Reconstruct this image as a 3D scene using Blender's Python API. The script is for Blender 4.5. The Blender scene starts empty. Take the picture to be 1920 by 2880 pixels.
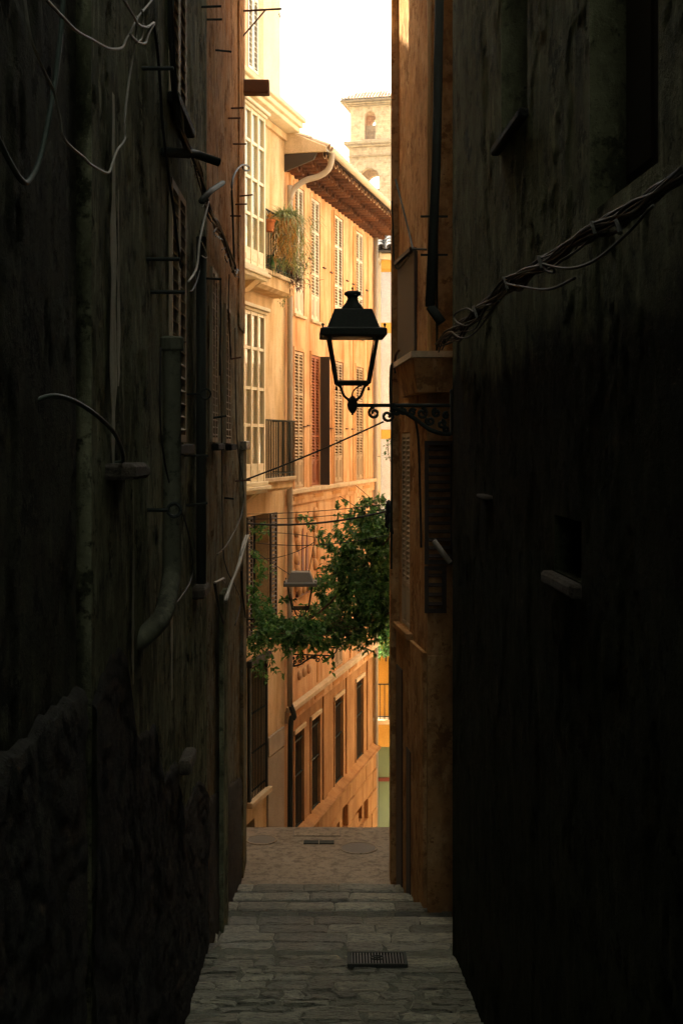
import bpy, bmesh, math, random
from mathutils import Vector, Matrix, noise as mnoise
random.seed(7)
SC = bpy.context.scene
COL = SC.collection
R = math.radians

# ------------------------------------------------------------------ camera
F, CX, CY, ZE = 3600.0, 960.0, 1240.0, 10.0        # focal length / principal point of the 1920x2880 frame, eye height
cam_d = bpy.data.cameras.new('camera'); cam = bpy.data.objects.new('camera', cam_d); COL.objects.link(cam)
cam.location = (0, 0, ZE); cam.rotation_euler = (R(90), 0, 0)
cam_d.sensor_fit = 'VERTICAL'; cam_d.sensor_height = 36.0
cam_d.lens = 36.0 * F / 2880.0
cam_d.shift_y = (CY - 1440.0) / 2880.0
cam_d.clip_start = 0.05; cam_d.clip_end = 2000
SC.camera = cam

# ------------------------------------------------------------------ sky, sun, exposure
SUN_EL, SUN_AZ = R(50), math.atan2(-0.80, 0.60)     # sun stands ahead to the left, behind the street's houses
w = bpy.data.worlds.new('World'); SC.world = w; w.use_nodes = True
nt = w.node_tree; bg = nt.nodes['Background']
sky = nt.nodes.new('ShaderNodeTexSky'); sky.sky_type = 'NISHITA'; sky.sun_disc = False
sky.sun_elevation = SUN_EL; sky.sun_rotation = SUN_AZ
sky.air_density = 1.3; sky.dust_density = 6.0; sky.ozone_density = 0.4
hs = nt.nodes.new('ShaderNodeHueSaturation'); hs.inputs['Saturation'].default_value = 0.35
wm = nt.nodes.new('ShaderNodeMix'); wm.data_type = 'RGBA'; wm.blend_type = 'MULTIPLY'
wm.inputs[0].default_value = 1.0; wm.inputs[7].default_value = (1.0, 0.965, 0.84, 1)
nt.links.new(sky.outputs[0], hs.inputs['Color']); nt.links.new(hs.outputs[0], wm.inputs[6])
nt.links.new(wm.outputs[2], bg.inputs['Color']); bg.inputs['Strength'].default_value = 0.15
sl = bpy.data.lights.new('sun', 'SUN'); sun = bpy.data.objects.new('sun', sl); COL.objects.link(sun)
sl.energy = 5.0; sl.angle = R(0.6); sl.color = (1.0, 0.90, 0.76)
sdir = Vector((math.sin(SUN_AZ) * math.cos(SUN_EL), math.cos(SUN_AZ) * math.cos(SUN_EL), math.sin(SUN_EL)))
sun.rotation_euler = sdir.to_track_quat('Z', 'Y').to_euler(); sun.location = (-30, 30, 60)
vs = SC.view_settings
vs.view_transform = 'Standard'; vs.look = 'None'; vs.gamma = 1.0; vs.exposure = 2.42; vs.use_curve_mapping = False
SC.cycles.max_bounces = 12; SC.cycles.diffuse_bounces = 6; SC.cycles.transparent_max_bounces = 16
SC.cycles.sample_clamp_indirect = 6.0; SC.cycles.caustics_reflective = False; SC.cycles.caustics_refractive = False

# ------------------------------------------------------------------ helpers
def P(px, py, d):                       # a point seen at photo pixel (px,py), d metres ahead
    return Vector(((px - CX) / F * d, d, ZE + (CY - py) / F * d))

class Fr:
    """A facade's frame: local x runs along the wall, -y points out of it, z up from zb."""
    def __init__(s, ox, oy, ang, zb=1.0):
        s.o = Vector((ox, oy)); s.ang = ang; s.zb = zb
        s.u = Vector((math.cos(ang), math.sin(ang))); s.n = Vector((math.sin(ang), -math.cos(ang)))
    def px(s, px, o=0.0):               # where along the wall a photo column falls -> (a, depth)
        k = (px - CX) / F; b = s.o + s.n * o
        a = (k * b.y - b.x) / (s.u.x - k * s.u.y)
        return a, b.y + a * s.u.y
    def w(s, a, o, z):
        p = s.o + s.u * a + s.n * o
        return Vector((p.x, p.y, z))
    def pz(s, px, py, o=0.0):
        a, d = s.px(px, o); return a, ZE + (CY - py) / F * d

class MB:
    def __init__(s): s.v = []; s.f = []
    def add(s, vs_, fs):
        n = len(s.v); s.v += [tuple(p) for p in vs_]; s.f += [tuple(i + n for i in f) for f in fs]; return s
    def box(s, x0, x1, y0, y1, z0, z1):
        return s.add([(x0,y0,z0),(x1,y0,z0),(x1,y1,z0),(x0,y1,z0),(x0,y0,z1),(x1,y0,z1),(x1,y1,z1),(x0,y1,z1)],
              [(0,3,2,1),(4,5,6,7),(0,1,5,4),(1,2,6,5),(2,3,7,6),(3,0,4,7)])
    def obox(s, c, u, v, n, hu, hv, hn):    # oriented box: centre, unit axes, half sizes
        c, u, v, n = Vector(c), Vector(u), Vector(v), Vector(n)
        vs_ = [c + u*hu*a + v*hv*b + n*hn*g for g in (-1,1) for a, b in ((-1,-1),(1,-1),(1,1),(-1,1))]
        return s.add(vs_, [(0,3,2,1),(4,5,6,7),(0,1,5,4),(1,2,6,5),(2,3,7,6),(3,0,4,7)])
    def quad(s, a, b, c, d): return s.add([a, b, c, d], [(0,1,2,3)])
    def prism(s, poly, axis0, axis1, org, ext):  # polygon (p,q) in axes, extruded by ext vector
        a0, a1, o, e = Vector(axis0), Vector(axis1), Vector(org), Vector(ext)
        b = [o + a0*p + a1*q for p, q in poly]; n = len(b)
        return s.add(b + [p + e for p in b], [tuple(range(n))[::-1], tuple(range(n, 2*n))] + [(i, (i+1) % n, n+(i+1) % n, n+i) for i in range(n)])
    def tube(s, pts, r, seg=6, cap=True):
        pts = [Vector(p) for p in pts]; n = len(pts); base = len(s.v)
        up = Vector((0.13, 0.21, 0.97))
        for i, p in enumerate(pts):
            t = (pts[min(i+1, n-1)] - pts[max(i-1, 0)])
            t = t.normalized() if t.length > 1e-9 else Vector((0,0,1))
            a = t.cross(up);
            if a.length < 0.05: a = t.cross(Vector((1,0.2,0)))
            a.normalize(); b = t.cross(a)
            rr = r[i] if isinstance(r, (list, tuple)) else r
            for k in range(seg):
                th = 2*math.pi*k/seg
                s.v.append(tuple(p + a*rr*math.cos(th) + b*rr*math.sin(th)))
        for i in range(n-1):
            for k in range(seg):
                k2 = (k+1) % seg
                s.f.append((base+i*seg+k, base+i*seg+k2, base+(i+1)*seg+k2, base+(i+1)*seg+k))
        if cap:
            s.f.append(tuple(base+k for k in range(seg))[::-1]); s.f.append(tuple(base+(n-1)*seg+k for k in range(seg)))
        return s
    def lathe(s, prof, c=(0,0,0), seg=16, rot=0.0):     # prof: (r,z)
        base = len(s.v); cx, cy, cz = c; n = len(prof)
        for r, z in prof:
            for k in range(seg):
                th = 2*math.pi*k/seg + rot
                s.v.append((cx + r*math.cos(th), cy + r*math.sin(th), cz + z))
        for i in range(n-1):
            for k in range(seg):
                k2 = (k+1) % seg
                s.f.append((base+i*seg+k, base+i*seg+k2, base+(i+1)*seg+k2, base+(i+1)*seg+k))
        s.f.append(tuple(base+k for k in range(seg))[::-1]); s.f.append(tuple(base+(n-1)*seg+k for k in range(seg)))
        return s
    def mesh(s, name, mat, smooth=False):
        me = bpy.data.meshes.new(name); me.from_pydata(s.v, [], s.f)
        if mat: me.materials.append(mat)
        if smooth: me.polygons.foreach_set('use_smooth', [True]*len(me.polygons))
        me.update(); return me
    def build(s, name, mat, parent=None, smooth=False, world=False, kind=None, bevel=0.0):
        if world and parent is not None:    # vertices are in world space: move into the root's space
            m = W(parent).inverted(); s.v = [tuple(m @ Vector(p)) for p in s.v]
        o = bpy.data.objects.new(name, s.mesh(name, mat, smooth)); COL.objects.link(o)
        if parent is not None: o.parent = parent
        if kind: o['kind'] = kind
        if bevel:
            b = o.modifiers.new('bevel', 'BEVEL'); b.width = bevel; b.segments = 1; b.limit_method = 'ANGLE'; b.angle_limit = R(40)
        return o

def W(o):
    m = Matrix.LocRotScale(o.location, o.rotation_euler, o.scale)
    return W(o.parent) @ m if o.parent else m
def tag(o, label, cat, group=None, kind=None):
    if label: o['label'] = label
    if cat: o['category'] = cat
    if group: o['group'] = group
    if kind: o['kind'] = kind
    return o
def root(name, label, cat, loc=(0,0,0), rz=0.0, group=None):
    o = bpy.data.objects.new(name, None); COL.objects.link(o); o.location = loc; o.rotation_euler = (0,0,rz)
    o.empty_display_size = 0.2
    return tag(o, label, cat, group)
def froot(fr, name, label, cat, group=None):
    return root(name, label, cat, (fr.o.x, fr.o.y, fr.zb), fr.ang, group)
def inst(name, me, parent, loc, rot=(0,0,0), scale=(1,1,1)):
    o = bpy.data.objects.new(name, me); COL.objects.link(o); o.parent = parent
    o.location = loc; o.rotation_euler = rot; o.scale = scale; return o
def fb(m, fr, a0, a1, o0, o1, z0, z1):      # box on a facade: along, outward, world height
    return m.box(a0, a1, -o1, -o0, z0 - fr.zb, z1 - fr.zb)
def smooth_path(pts, n=8):
    pts = [Vector(p) for p in pts]; out = []
    for i in range(len(pts)-1):
        p0, p1, p2, p3 = pts[max(i-1,0)], pts[i], pts[i+1], pts[min(i+2,len(pts)-1)]
        for k in range(n):
            t = k/n
            out.append(0.5*((2*p1) + (p2-p0)*t + (2*p0-5*p1+4*p2-p3)*t*t + (3*p1-p0-3*p2+p3)*t**3))
    out.append(pts[-1]); return out
def sag(a, b, s, n=14):
    a, b = Vector(a), Vector(b)
    return [a.lerp(b, i/n) - Vector((0,0,s*4*(i/n)*(1-i/n))) for i in range(n+1)]

def relief_h(a, z, seed, amp=1.0):
    """old render: soft undulation, fine grit, and areas where the top coat has fallen away"""
    p = Vector((a, z*0.8, seed))
    f1 = mnoise.fractal(p*1.1, 1.0, 2.1, 6); f2 = mnoise.fractal(p*9.0, 0.9, 2.2, 3)
    f3 = mnoise.fractal(Vector((a*1.3, z*0.75, seed+7.3)), 0.75, 2.2, 7)
    lost = min(1.0, max(0.0, (f3-0.10)/0.025))
    return amp*(0.007*f1 + 0.0025*f2 - 0.007*lost*(1.0+0.5*f2))
def rubble_h(a, z, seed, amp=1.0):
    """roughly coursed rubble: rounded stones between deep joints"""
    w_ = mnoise.turbulence_vector(Vector((a*1.3, z*1.6, seed)), 3, False)
    q = Vector((a*3.4+0.9*w_.x, z*6.0+0.9*w_.y, seed))
    dd, pt = mnoise.voronoi(q); e = min(1.0, (dd[1]-dd[0])*4.0)
    lift = 0.5+0.5*mnoise.noise(pt[0]*7.3)
    return amp*(0.010*e*(0.4+lift) + 0.006*mnoise.fractal(q*1.6, 0.8, 2.2, 5) + 0.012*mnoise.fractal(Vector((a, z, seed))*1.2, 1.0, 2.0, 4))
def wall_holes(m, a0, a1, z0, z1, holes, jamb=0.22, depth=4.0, oz=0.0, fr=None, relief=None, hfun=relief_h, seed=0.0, step=0.035, amp=1.0):
    """front sheet with rectangular openings + jambs, and the building's mass behind; z are world heights.
    relief = (a0,a1,z0,z1): the part of the front that is modelled as uneven masonry"""
    zb = fr.zb
    A = sorted({a0, a1, *[h[0] for h in holes], *[h[1] for h in holes]})
    Z = sorted({z0, z1, *[h[2] for h in holes], *[h[3] for h in holes]})
    A = [x for x in A if a0 <= x <= a1]; Z = [x for x in Z if z0 <= x <= z1]
    y = -oz
    if relief:
        def fine(L_, lo, hi):
            lo, hi = max(lo, L_[0]), min(hi, L_[-1]); out = set(L_) | {lo, hi}; base_ = sorted(out)
            for p, q in zip(base_, base_[1:]):
                if p >= lo-1e-6 and q <= hi+1e-6:
                    n = max(1, int(round((q-p)/step)))
                    out |= {p+(q-p)*k/n for k in range(1, n)}
            return sorted(out)
        A, Z = fine(A, relief[0], relief[1]), fine(Z, relief[2], relief[3])
        b0 = len(m.v); nz = len(Z); zc = L(0)
        def hd(a, z):
            if not (relief[0]-1e-6 <= a <= relief[1]+1e-6 and relief[2]-1e-6 <= z <= relief[3]+1e-6): return 0.0
            k = min(1.0, max(0.0, min(a-a0, a1-a)/0.05)) if a0 >= relief[0]-1e-6 or a1 <= relief[1]+1e-6 else 1.0
            for h in holes:
                dx = max(h[0]-a, a-h[1], 0.0); dz = max(h[2]-z, z-h[3], 0.0); k = min(k, math.hypot(dx, dz)/0.06)
            return hfun(a, z, seed, amp)*k
        for a in A:
            for z in Z: m.v.append((a, y-hd(a, z), z-zb))
        for i in range(len(A)-1):
            for j in range(nz-1):
                ca, cz = (A[i]+A[i+1])/2, (Z[j]+Z[j+1])/2
                if any(h[0] < ca < h[1] and h[2] < cz < h[3] for h in holes): continue
                m.f.append((b0+i*nz+j, b0+(i+1)*nz+j, b0+(i+1)*nz+j+1, b0+i*nz+j+1))
    else:
        for i in range(len(A)-1):
            for j in range(len(Z)-1):
                ca, cz = (A[i]+A[i+1])/2, (Z[j]+Z[j+1])/2
                if any(h[0] < ca < h[1] and h[2] < cz < h[3] for h in holes): continue
                m.quad((A[i],y,Z[j]-zb),(A[i+1],y,Z[j]-zb),(A[i+1],y,Z[j+1]-zb),(A[i],y,Z[j+1]-zb))
    for h in holes:
        p, q, r, t = h[0], h[1], max(h[2],z0)-zb, min(h[3],z1)-zb; yb = y + jamb
        m.quad((p,y,r),(p,y,t),(p,yb,t),(p,yb,r)); m.quad((q,y,t),(q,y,r),(q,yb,r),(q,yb,t))
        m.quad((p,y,t),(q,y,t),(q,yb,t),(p,yb,t)); m.quad((q,y,r),(p,y,r),(p,yb,r),(q,yb,r))
        m.quad((p,yb,r),(q,yb,r),(q,yb,t),(p,yb,t))
    yb = y + depth; r, t = z0-zb, z1-zb
    m.quad((a0,y,t),(a1,y,t),(a1,yb,t),(a0,yb,t)); m.quad((a1,yb,r),(a0,yb,r),(a0,yb,t),(a1,yb,t))
    m.quad((a0,yb,r),(a0,y,r),(a0,y,t),(a0,yb,t)); m.quad((a1,y,r),(a1,yb,r),(a1,yb,t),(a1,y,t))
    return m
def L(z): return ZE + z
def rubble_sheet(fr, a0, a1, z0, topf, o, seed, step=0.04):
    """rubble base of a wall, its ragged top following topf(a)"""
    m = MB(); na = max(2, int((a1-a0)/step)); nz = int((max(topf(a0+(a1-a0)*i/na) for i in range(na+1))-z0)/step)
    for i in range(na+1):
        a = a0+(a1-a0)*i/na; zt = topf(a)+0.05*mnoise.noise(Vector((a*6, seed, 0)))
        m.v.append((a, 0.0, zt+0.02-fr.zb))
        for j in range(nz+1):
            z = zt-(zt-z0)*j/nz; m.v.append((a, -o-rubble_h(a, z, seed)*(0.5 if j == 0 else 1.0), z-fr.zb))
    k = nz+2
    for i in range(na):
        for j in range(k-1): m.f.append((i*k+j, i*k+j+1, (i+1)*k+j+1, (i+1)*k+j))
    return m

# ------------------------------------------------------------------ materials
def nodes(name):
    m = bpy.data.materials.new(name); m.use_nodes = True
    t = m.node_tree; return m, t, t.nodes['Principled BSDF']
def N(t, typ, **kw):
    n = t.nodes.new(typ)
    for k, v in kw.items(): setattr(n, k, v)
    return n
def noise(t, vec, scale, detail=5, rough=0.6):
    n = N(t, 'ShaderNodeTexNoise'); n.inputs['Scale'].default_value = scale; n.inputs['Detail'].default_value = detail
    n.inputs['Roughness'].default_value = rough; t.links.new(vec, n.inputs['Vector']); return n.outputs['Fac']
def ramp(t, fac, stops):
    r = N(t, 'ShaderNodeValToRGB'); e = r.color_ramp.elements
    while len(e) < len(stops): e.new(0.5)
    for el, (p, c) in zip(e, stops): el.position = p; el.color = (*c, 1) if len(c) == 3 else c
    t.links.new(fac, r.inputs[0]); return r.outputs['Color']
def mix(t, fac, a, b, mode='MIX'):
    m = N(t, 'ShaderNodeMix', data_type='RGBA', blend_type=mode)
    for s_, v in ((0, fac), (6, a), (7, b)):
        if hasattr(v, 'node'): t.links.new(v, m.inputs[s_])
        else: m.inputs[s_].default_value = (*v, 1) if isinstance(v, (tuple, list)) and len(v) == 3 else v
    return m.outputs[2]
def mapping(t, scale, coord='Object'):
    c = N(t, 'ShaderNodeTexCoord'); mp = N(t, 'ShaderNodeMapping'); mp.inputs['Scale'].default_value = scale
    t.links.new(c.outputs[coord], mp.inputs['Vector']); return mp.outputs['Vector']
def bump(t, bsdf, h, strength=0.3, dist=0.02):
    b = N(t, 'ShaderNodeBump'); b.inputs['Strength'].default_value = strength; b.inputs['Distance'].default_value = dist
    t.links.new(h, b.inputs['Height']); t.links.new(b.outputs[0], bsdf.inputs['Normal'])
G3 = lambda v: (v, v, v)

def plaster(name, base, pale, stain, streak=0.5, patch=0.4, bstr=0.25, bdist=0.015, rough=0.9, fine=45.0):
    m, t, b = nodes(name)
    v = mapping(t, (1,1,1)); vz = mapping(t, (1.9, 1.9, 0.42))
    n1 = noise(t, v, 0.9, 6, 0.65); n2 = noise(t, vz, 1.6, 6, 0.6); n3 = noise(t, v, fine, 3, 0.7); n4 = noise(t, v, 5.5, 6, 0.7)
    c = mix(t, ramp(t, n1, [(0.35, G3(0)), (0.68, G3(1))]), base, pale)
    c = mix(t, ramp(t, n2, [(0.45, G3(0)), (0.66, G3(streak))]), c, stain)
    n6 = noise(t, mapping(t, (1.6,1.6,1.0)), 1.3, 9, 0.78); c = mix(t, ramp(t, n6, [(0.50, G3(0)), (0.66, G3(min(1,patch*1.6)))]), c, tuple(x*0.62 for x in base))
    c = mix(t, ramp(t, n6, [(0.30, G3(patch)), (0.42, G3(0))]), c, tuple(min(.85, x*1.15+.03) for x in pale))
    c = mix(t, ramp(t, n4, [(0.55, G3(0)), (0.75, G3(patch))]), c, tuple(x*0.72 for x in base))
    g = ramp(t, n3, [(0.3, G3(0.82)), (0.7, G3(1.1))]); c = mix(t, 1.0, c, g, 'MULTIPLY')
    t.links.new(c, b.inputs['Base Color']); b.inputs['Roughness'].default_value = rough; b.inputs['Specular IOR Level'].default_value = 0.25
    a = N(t, 'ShaderNodeMath', operation='MULTIPLY_ADD'); t.links.new(n4, a.inputs[0]); a.inputs[1].default_value = 2.2; t.links.new(n3, a.inputs[2])
    bump(t, b, a.outputs[0], bstr, bdist); return m

def oldwall(name, base, pale, dark, bstr=0.8, bdist=0.03, rough=0.95, spec=0.04, lower_tint=None, zs=(0.8,1.2)):
    """weathered render: blotches, broken run-off streaks, flaked patches and pitting; dado = (z, colour) tinting the zone below z"""
    m, t, b = nodes(name)
    v = mapping(t, (1,1,1)); vz = mapping(t, (3.2, 3.2, zs[0])); vs2 = mapping(t, (7.0, 7.0, zs[1]))
    n1 = noise(t, v, 1.1, 7, 0.72); n2 = noise(t, vz, 1.4, 8, 0.70); n6 = noise(t, vs2, 1.3, 6, 0.65); n3 = noise(t, v, 70, 3, 0.7); n4 = noise(t, v, 2.8, 9, 0.75); n5 = noise(t, v, 11, 7, 0.78)
    c = mix(t, ramp(t, n1, [(0.38, G3(0)), (0.62, G3(1))]), base, tuple((x+y)/2 for x, y in zip(base, pale)))
    c = mix(t, ramp(t, n2, [(0.48, G3(0)), (0.66, G3(0.75))]), c, dark)
    c = mix(t, ramp(t, n6, [(0.33, G3(0.75)), (0.46, G3(0))]), c, pale)
    fl = ramp(t, n4, [(0.55, G3(0)), (0.59, G3(1))])
    c = mix(t, fl, c, tuple(x*0.6 for x in base))
    c = mix(t, ramp(t, n5, [(0.54, G3(0)), (0.66, G3(0.75))]), c, dark)
    c = mix(t, ramp(t, n5, [(0.30, G3(0.7)), (0.40, G3(0))]), c, pale)
    if lower_tint:
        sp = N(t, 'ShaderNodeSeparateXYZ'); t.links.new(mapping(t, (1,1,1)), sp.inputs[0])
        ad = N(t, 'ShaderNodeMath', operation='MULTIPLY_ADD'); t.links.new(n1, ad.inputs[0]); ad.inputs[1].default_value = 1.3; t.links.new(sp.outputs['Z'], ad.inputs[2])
        sb = N(t, 'ShaderNodeMath', operation='SUBTRACT'); t.links.new(ad.outputs[0], sb.inputs[0]); sb.inputs[1].default_value = lower_tint[0]+0.65-0.5
        c = mix(t, ramp(t, sb.outputs[0], [(0.30, G3(1)), (0.62, G3(0))]), c, mix(t, 1.0, c, lower_tint[1], 'MULTIPLY'))
    t.links.new(c, b.inputs['Base Color']); b.inputs['Roughness'].default_value = rough; b.inputs['Specular IOR Level'].default_value = spec
    h = N(t, 'ShaderNodeMath', operation='MULTIPLY_ADD'); t.links.new(fl, h.inputs[0]); h.inputs[1].default_value = -0.5; t.links.new(n5, h.inputs[2])
    h2 = N(t, 'ShaderNodeMath', operation='MULTIPLY_ADD'); t.links.new(n3, h2.inputs[0]); h2.inputs[1].default_value = 0.3; t.links.new(h.outputs[0], h2.inputs[2])
    bump(t, b, h2.outputs[0], bstr, bdist); return m

def stone(name, c0, c1, c2, scale=9.0, bstr=0.8, bdist=0.03, rough=0.7, spec=0.4, sz=(1,1,1)):
    m, t, b = nodes(name); v = mapping(t, sz)
    oi = N(t, 'ShaderNodeObjectInfo')
    n1 = noise(t, v, scale*0.3, 6, 0.7); n2 = noise(t, v, scale*2.2, 7, 0.78); n3 = noise(t, v, scale*9, 4, 0.7)
    c = mix(t, ramp(t, n1, [(0.33, G3(0)), (0.67, G3(1))]), c0, c1)
    c = mix(t, ramp(t, n2, [(0.47, G3(0)), (0.62, G3(0.85))]), c, c2)
    rv = ramp(t, oi.outputs['Random'], [(0, G3(0.62)), (1, G3(1.3))]); c = mix(t, 1.0, c, rv, 'MULTIPLY')
    t.links.new(c, b.inputs['Base Color']); b.inputs['Roughness'].default_value = rough; b.inputs['Specular IOR Level'].default_value = spec
    a = N(t, 'ShaderNodeMath', operation='MULTIPLY_ADD'); t.links.new(n2, a.inputs[0]); a.inputs[1].default_value = 2.0; t.links.new(n3, a.inputs[2])
    bump(t, b, a.outputs[0], bstr, bdist); return m

def paint(name, col, rough=0.5, var=0.18, metal=0.0, spec=0.4, scale=30.0, bstr=0.08, sz=(1,1,1)):
    m, t, b = nodes(name); v = mapping(t, sz); n1 = noise(t, v, scale, 5, 0.65); n2 = noise(t, v, scale*0.15, 4, 0.6)
    c = mix(t, n1, tuple(x*(1-var) for x in col), tuple(min(1, x*(1+var)) for x in col))
    c = mix(t, ramp(t, n2, [(0.5, G3(0)), (0.75, G3(0.5))]), c, tuple(x*0.7 for x in col))
    oi = N(t, 'ShaderNodeObjectInfo'); c = mix(t, 1.0, c, ramp(t, oi.outputs['Random'], [(0, G3(0.80)), (1, G3(1.14))]), 'MULTIPLY')
    t.links.new(c, b.inputs['Base Color']); b.inputs['Roughness'].default_value = rough; b.inputs['Metallic'].default_value = metal
    b.inputs['Specular IOR Level'].default_value = spec
    bump(t, b, n1, bstr, 0.004); return m

def leafmat(name, c0, c1, c2, trans=0.35):
    m, t, b = nodes(name); g = N(t, 'ShaderNodeNewGeometry')
    n1 = noise(t, mapping(t, (1,1,1)), 2.5, 3, 0.5)
    c = ramp(t, g.outputs['Random Per Island'], [(0.0, c0), (0.55, c1), (1.0, c2)])
    c = mix(t, ramp(t, n1, [(0.35, G3(0)), (0.7, G3(0.45))]), c, c0)
    t.links.new(c, b.inputs['Base Color']); b.inputs['Roughness'].default_value = 0.42; b.inputs['Specular IOR Level'].default_value = 0.45
    tr = N(t, 'ShaderNodeBsdfTranslucent'); t.links.new(c, tr.inputs['Color'])
    mx = N(t, 'ShaderNodeMixShader'); mx.inputs[0].default_value = trans
    t.links.new(b.outputs[0], mx.inputs[1]); t.links.new(tr.outputs[0], mx.inputs[2])
    t.links.new(mx.outputs[0], t.nodes['Material Output'].inputs['Surface']); return m

def glassmat(name, tint=(0.92,0.94,0.9), ior=1.5, rough=0.02):
    m, t, b = nodes(name); t.nodes.remove(b)
    lw = N(t, 'ShaderNodeLayerWeight'); lw.inputs['Blend'].default_value = 0.5
    pw = N(t, 'ShaderNodeMath', operation='POWER'); t.links.new(lw.outputs['Facing'], pw.inputs[0]); pw.inputs[1].default_value = 4.0
    f0 = ((ior-1)/(ior+1))**2
    fr_ = N(t, 'ShaderNodeMath', operation='MULTIPLY_ADD'); t.links.new(pw.outputs[0], fr_.inputs[0]); fr_.inputs[1].default_value = 1-f0; fr_.inputs[2].default_value = f0
    nn = noise(t, mapping(t, (1,1,1)), 3.0, 2, 0.5); bp = N(t, 'ShaderNodeBump'); bp.inputs['Strength'].default_value = 0.05; bp.inputs['Distance'].default_value = 0.02
    t.links.new(nn, bp.inputs['Height'])
    tr = N(t, 'ShaderNodeBsdfTransparent'); tr.inputs['Color'].default_value = (*tint, 1)
    gl = N(t, 'ShaderNodeBsdfGlossy'); gl.inputs['Roughness'].default_value = rough; t.links.new(bp.outputs[0], gl.inputs['Normal'])
    mx = N(t, 'ShaderNodeMixShader'); t.links.new(fr_.outputs[0], mx.inputs[0]); t.links.new(tr.outputs[0], mx.inputs[1]); t.links.new(gl.outputs[0], mx.inputs[2])
    t.links.new(mx.outputs[0], t.nodes['Material Output'].inputs['Surface']); return m

M = {}
M['ochre']   = plaster('ochre_render', (0.64,0.345,0.145), (0.70,0.46,0.25), (0.44,0.19,0.06), 1.0, 0.45)
M['ochre_lo']= plaster('stained_shaded_base', (0.40,0.195,0.065), (0.47,0.26,0.11), (0.27,0.12,0.04), 0.8, 0.5)  # stained base render, with the weaker light low down put into its colour
M['ochre_dk']= plaster('ochre_strip', (0.52,0.24,0.07), (0.56,0.29,0.10), (0.42,0.18,0.05), 0.5, 0.25)
M['trim']    = plaster('ledge_stone', (0.58,0.43,0.25), (0.66,0.53,0.34), (0.40,0.27,0.14), 0.5, 0.35)
M['yellow']  = plaster('yellow_render', (0.65,0.44,0.22), (0.71,0.54,0.32), (0.46,0.28,0.10), 0.9, 0.45)
M['cream']   = plaster('cream_render', (0.74,0.63,0.40), (0.78,0.70,0.50), (0.64,0.52,0.30), 0.4, 0.15)
M['pink']    = plaster('pink_render', (0.68,0.43,0.27), (0.72,0.50,0.33), (0.58,0.36,0.2), 0.3, 0.15)
M['plinth']  = plaster('grey_plinth', (0.34,0.27,0.19), (0.40,0.33,0.24), (0.26,0.2,0.14), 0.4, 0.3, 0.4)
M['facing']  = plaster('cream_facing', (0.76,0.60,0.42), (0.80,0.66,0.48), (0.66,0.50,0.34), 0.3, 0.1)  # pale cream picked to bounce more light onto the facades opposite
M['white']   = plaster('cool_white_render', (0.50,0.53,0.56), (0.56,0.59,0.62), (0.42,0.44,0.46), 0.35, 0.15)
M['amber']   = plaster('amber_render', (0.62,0.34,0.06), (0.66,0.40,0.10), (0.5,0.26,0.05), 0.3, 0.15)
M['tower']   = stone('tower_stone', (0.60,0.42,0.24), (0.66,0.49,0.30), (0.46,0.31,0.17), 1.6, 0.5, 0.08, 0.9, 0.2)
def ashlar(name, c0, c1, c2):
    m = stone(name, c0, c1, c2, 1.6, 0.5, 0.08, 0.9, 0.2); t = m.node_tree; b = t.nodes['Principled BSDF']
    src = b.inputs['Base Color'].links[0].from_socket
    mp = N(t, 'ShaderNodeMapping'); c_ = N(t, 'ShaderNodeTexCoord'); mp.inputs['Rotation'].default_value = (R(90),0,0); t.links.new(c_.outputs['Object'], mp.inputs['Vector'])
    br = N(t, 'ShaderNodeTexBrick'); br.inputs['Scale'].default_value = 1.0; br.inputs['Brick Width'].default_value = 0.5; br.inputs['Row Height'].default_value = 0.24; br.inputs['Mortar Size'].default_value = 0.02
    br.inputs['Color1'].default_value = (0.92,0.92,0.92,1); br.inputs['Color2'].default_value = (1.08,1.05,1.0,1); br.inputs['Mortar'].default_value = (1.2,1.2,1.15,1)
    t.links.new(mp.outputs[0], br.inputs['Vector'])
    n = noise(t, mapping(t, (1,1,1)), 0.7, 7, 0.75); f = ramp(t, n, [(0.42, G3(0)), (0.62, G3(1))])
    x = mix(t, 1.0, src, br.outputs['Color'], 'MULTIPLY'); x = mix(t, f, x, src); n2 = noise(t, mapping(t, (2,2,0.5)), 1.2, 7, 0.75)
    x = mix(t, ramp(t, n2, [(0.52, G3(0)), (0.68, G3(0.55))]), x, c2)
    t.links.new(x, b.inputs['Base Color']); return m
M['tower'] = ashlar('tower_stone', (0.60,0.41,0.24), (0.66,0.49,0.31), (0.38,0.24,0.125))
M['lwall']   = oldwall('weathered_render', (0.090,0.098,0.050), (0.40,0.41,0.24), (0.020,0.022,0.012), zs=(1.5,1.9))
M['lnear']   = oldwall('shaded_near_render', (0.028,0.031,0.017), (0.10,0.105,0.063), (0.009,0.010,0.006), zs=(1.8,2.2))  # darker copy of the render: the near alley's shade put into its colour
M['lwall2']  = oldwall('flaking_render', (0.44,0.215,0.07), (0.66,0.52,0.32), (0.085,0.042,0.016), zs=(1.6,2.2), lower_tint=(6.75, (0.50,0.72,0.92)))
M['rwall']   = oldwall('dark_render', (0.090,0.096,0.047), (0.28,0.285,0.155), (0.020,0.022,0.011), lower_tint=(6.05, (0.16,0.17,0.15)), zs=(1.5,1.9))  # lower zone darkened: grime plus light falloff put into the colour
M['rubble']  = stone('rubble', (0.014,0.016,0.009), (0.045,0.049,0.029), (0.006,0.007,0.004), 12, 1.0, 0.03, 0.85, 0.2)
M['rcorner'] = oldwall('orange_old_render', (0.37,0.185,0.062), (0.58,0.38,0.18), (0.15,0.07,0.025), 0.5, 0.02, zs=(2.2,2.6))
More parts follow.
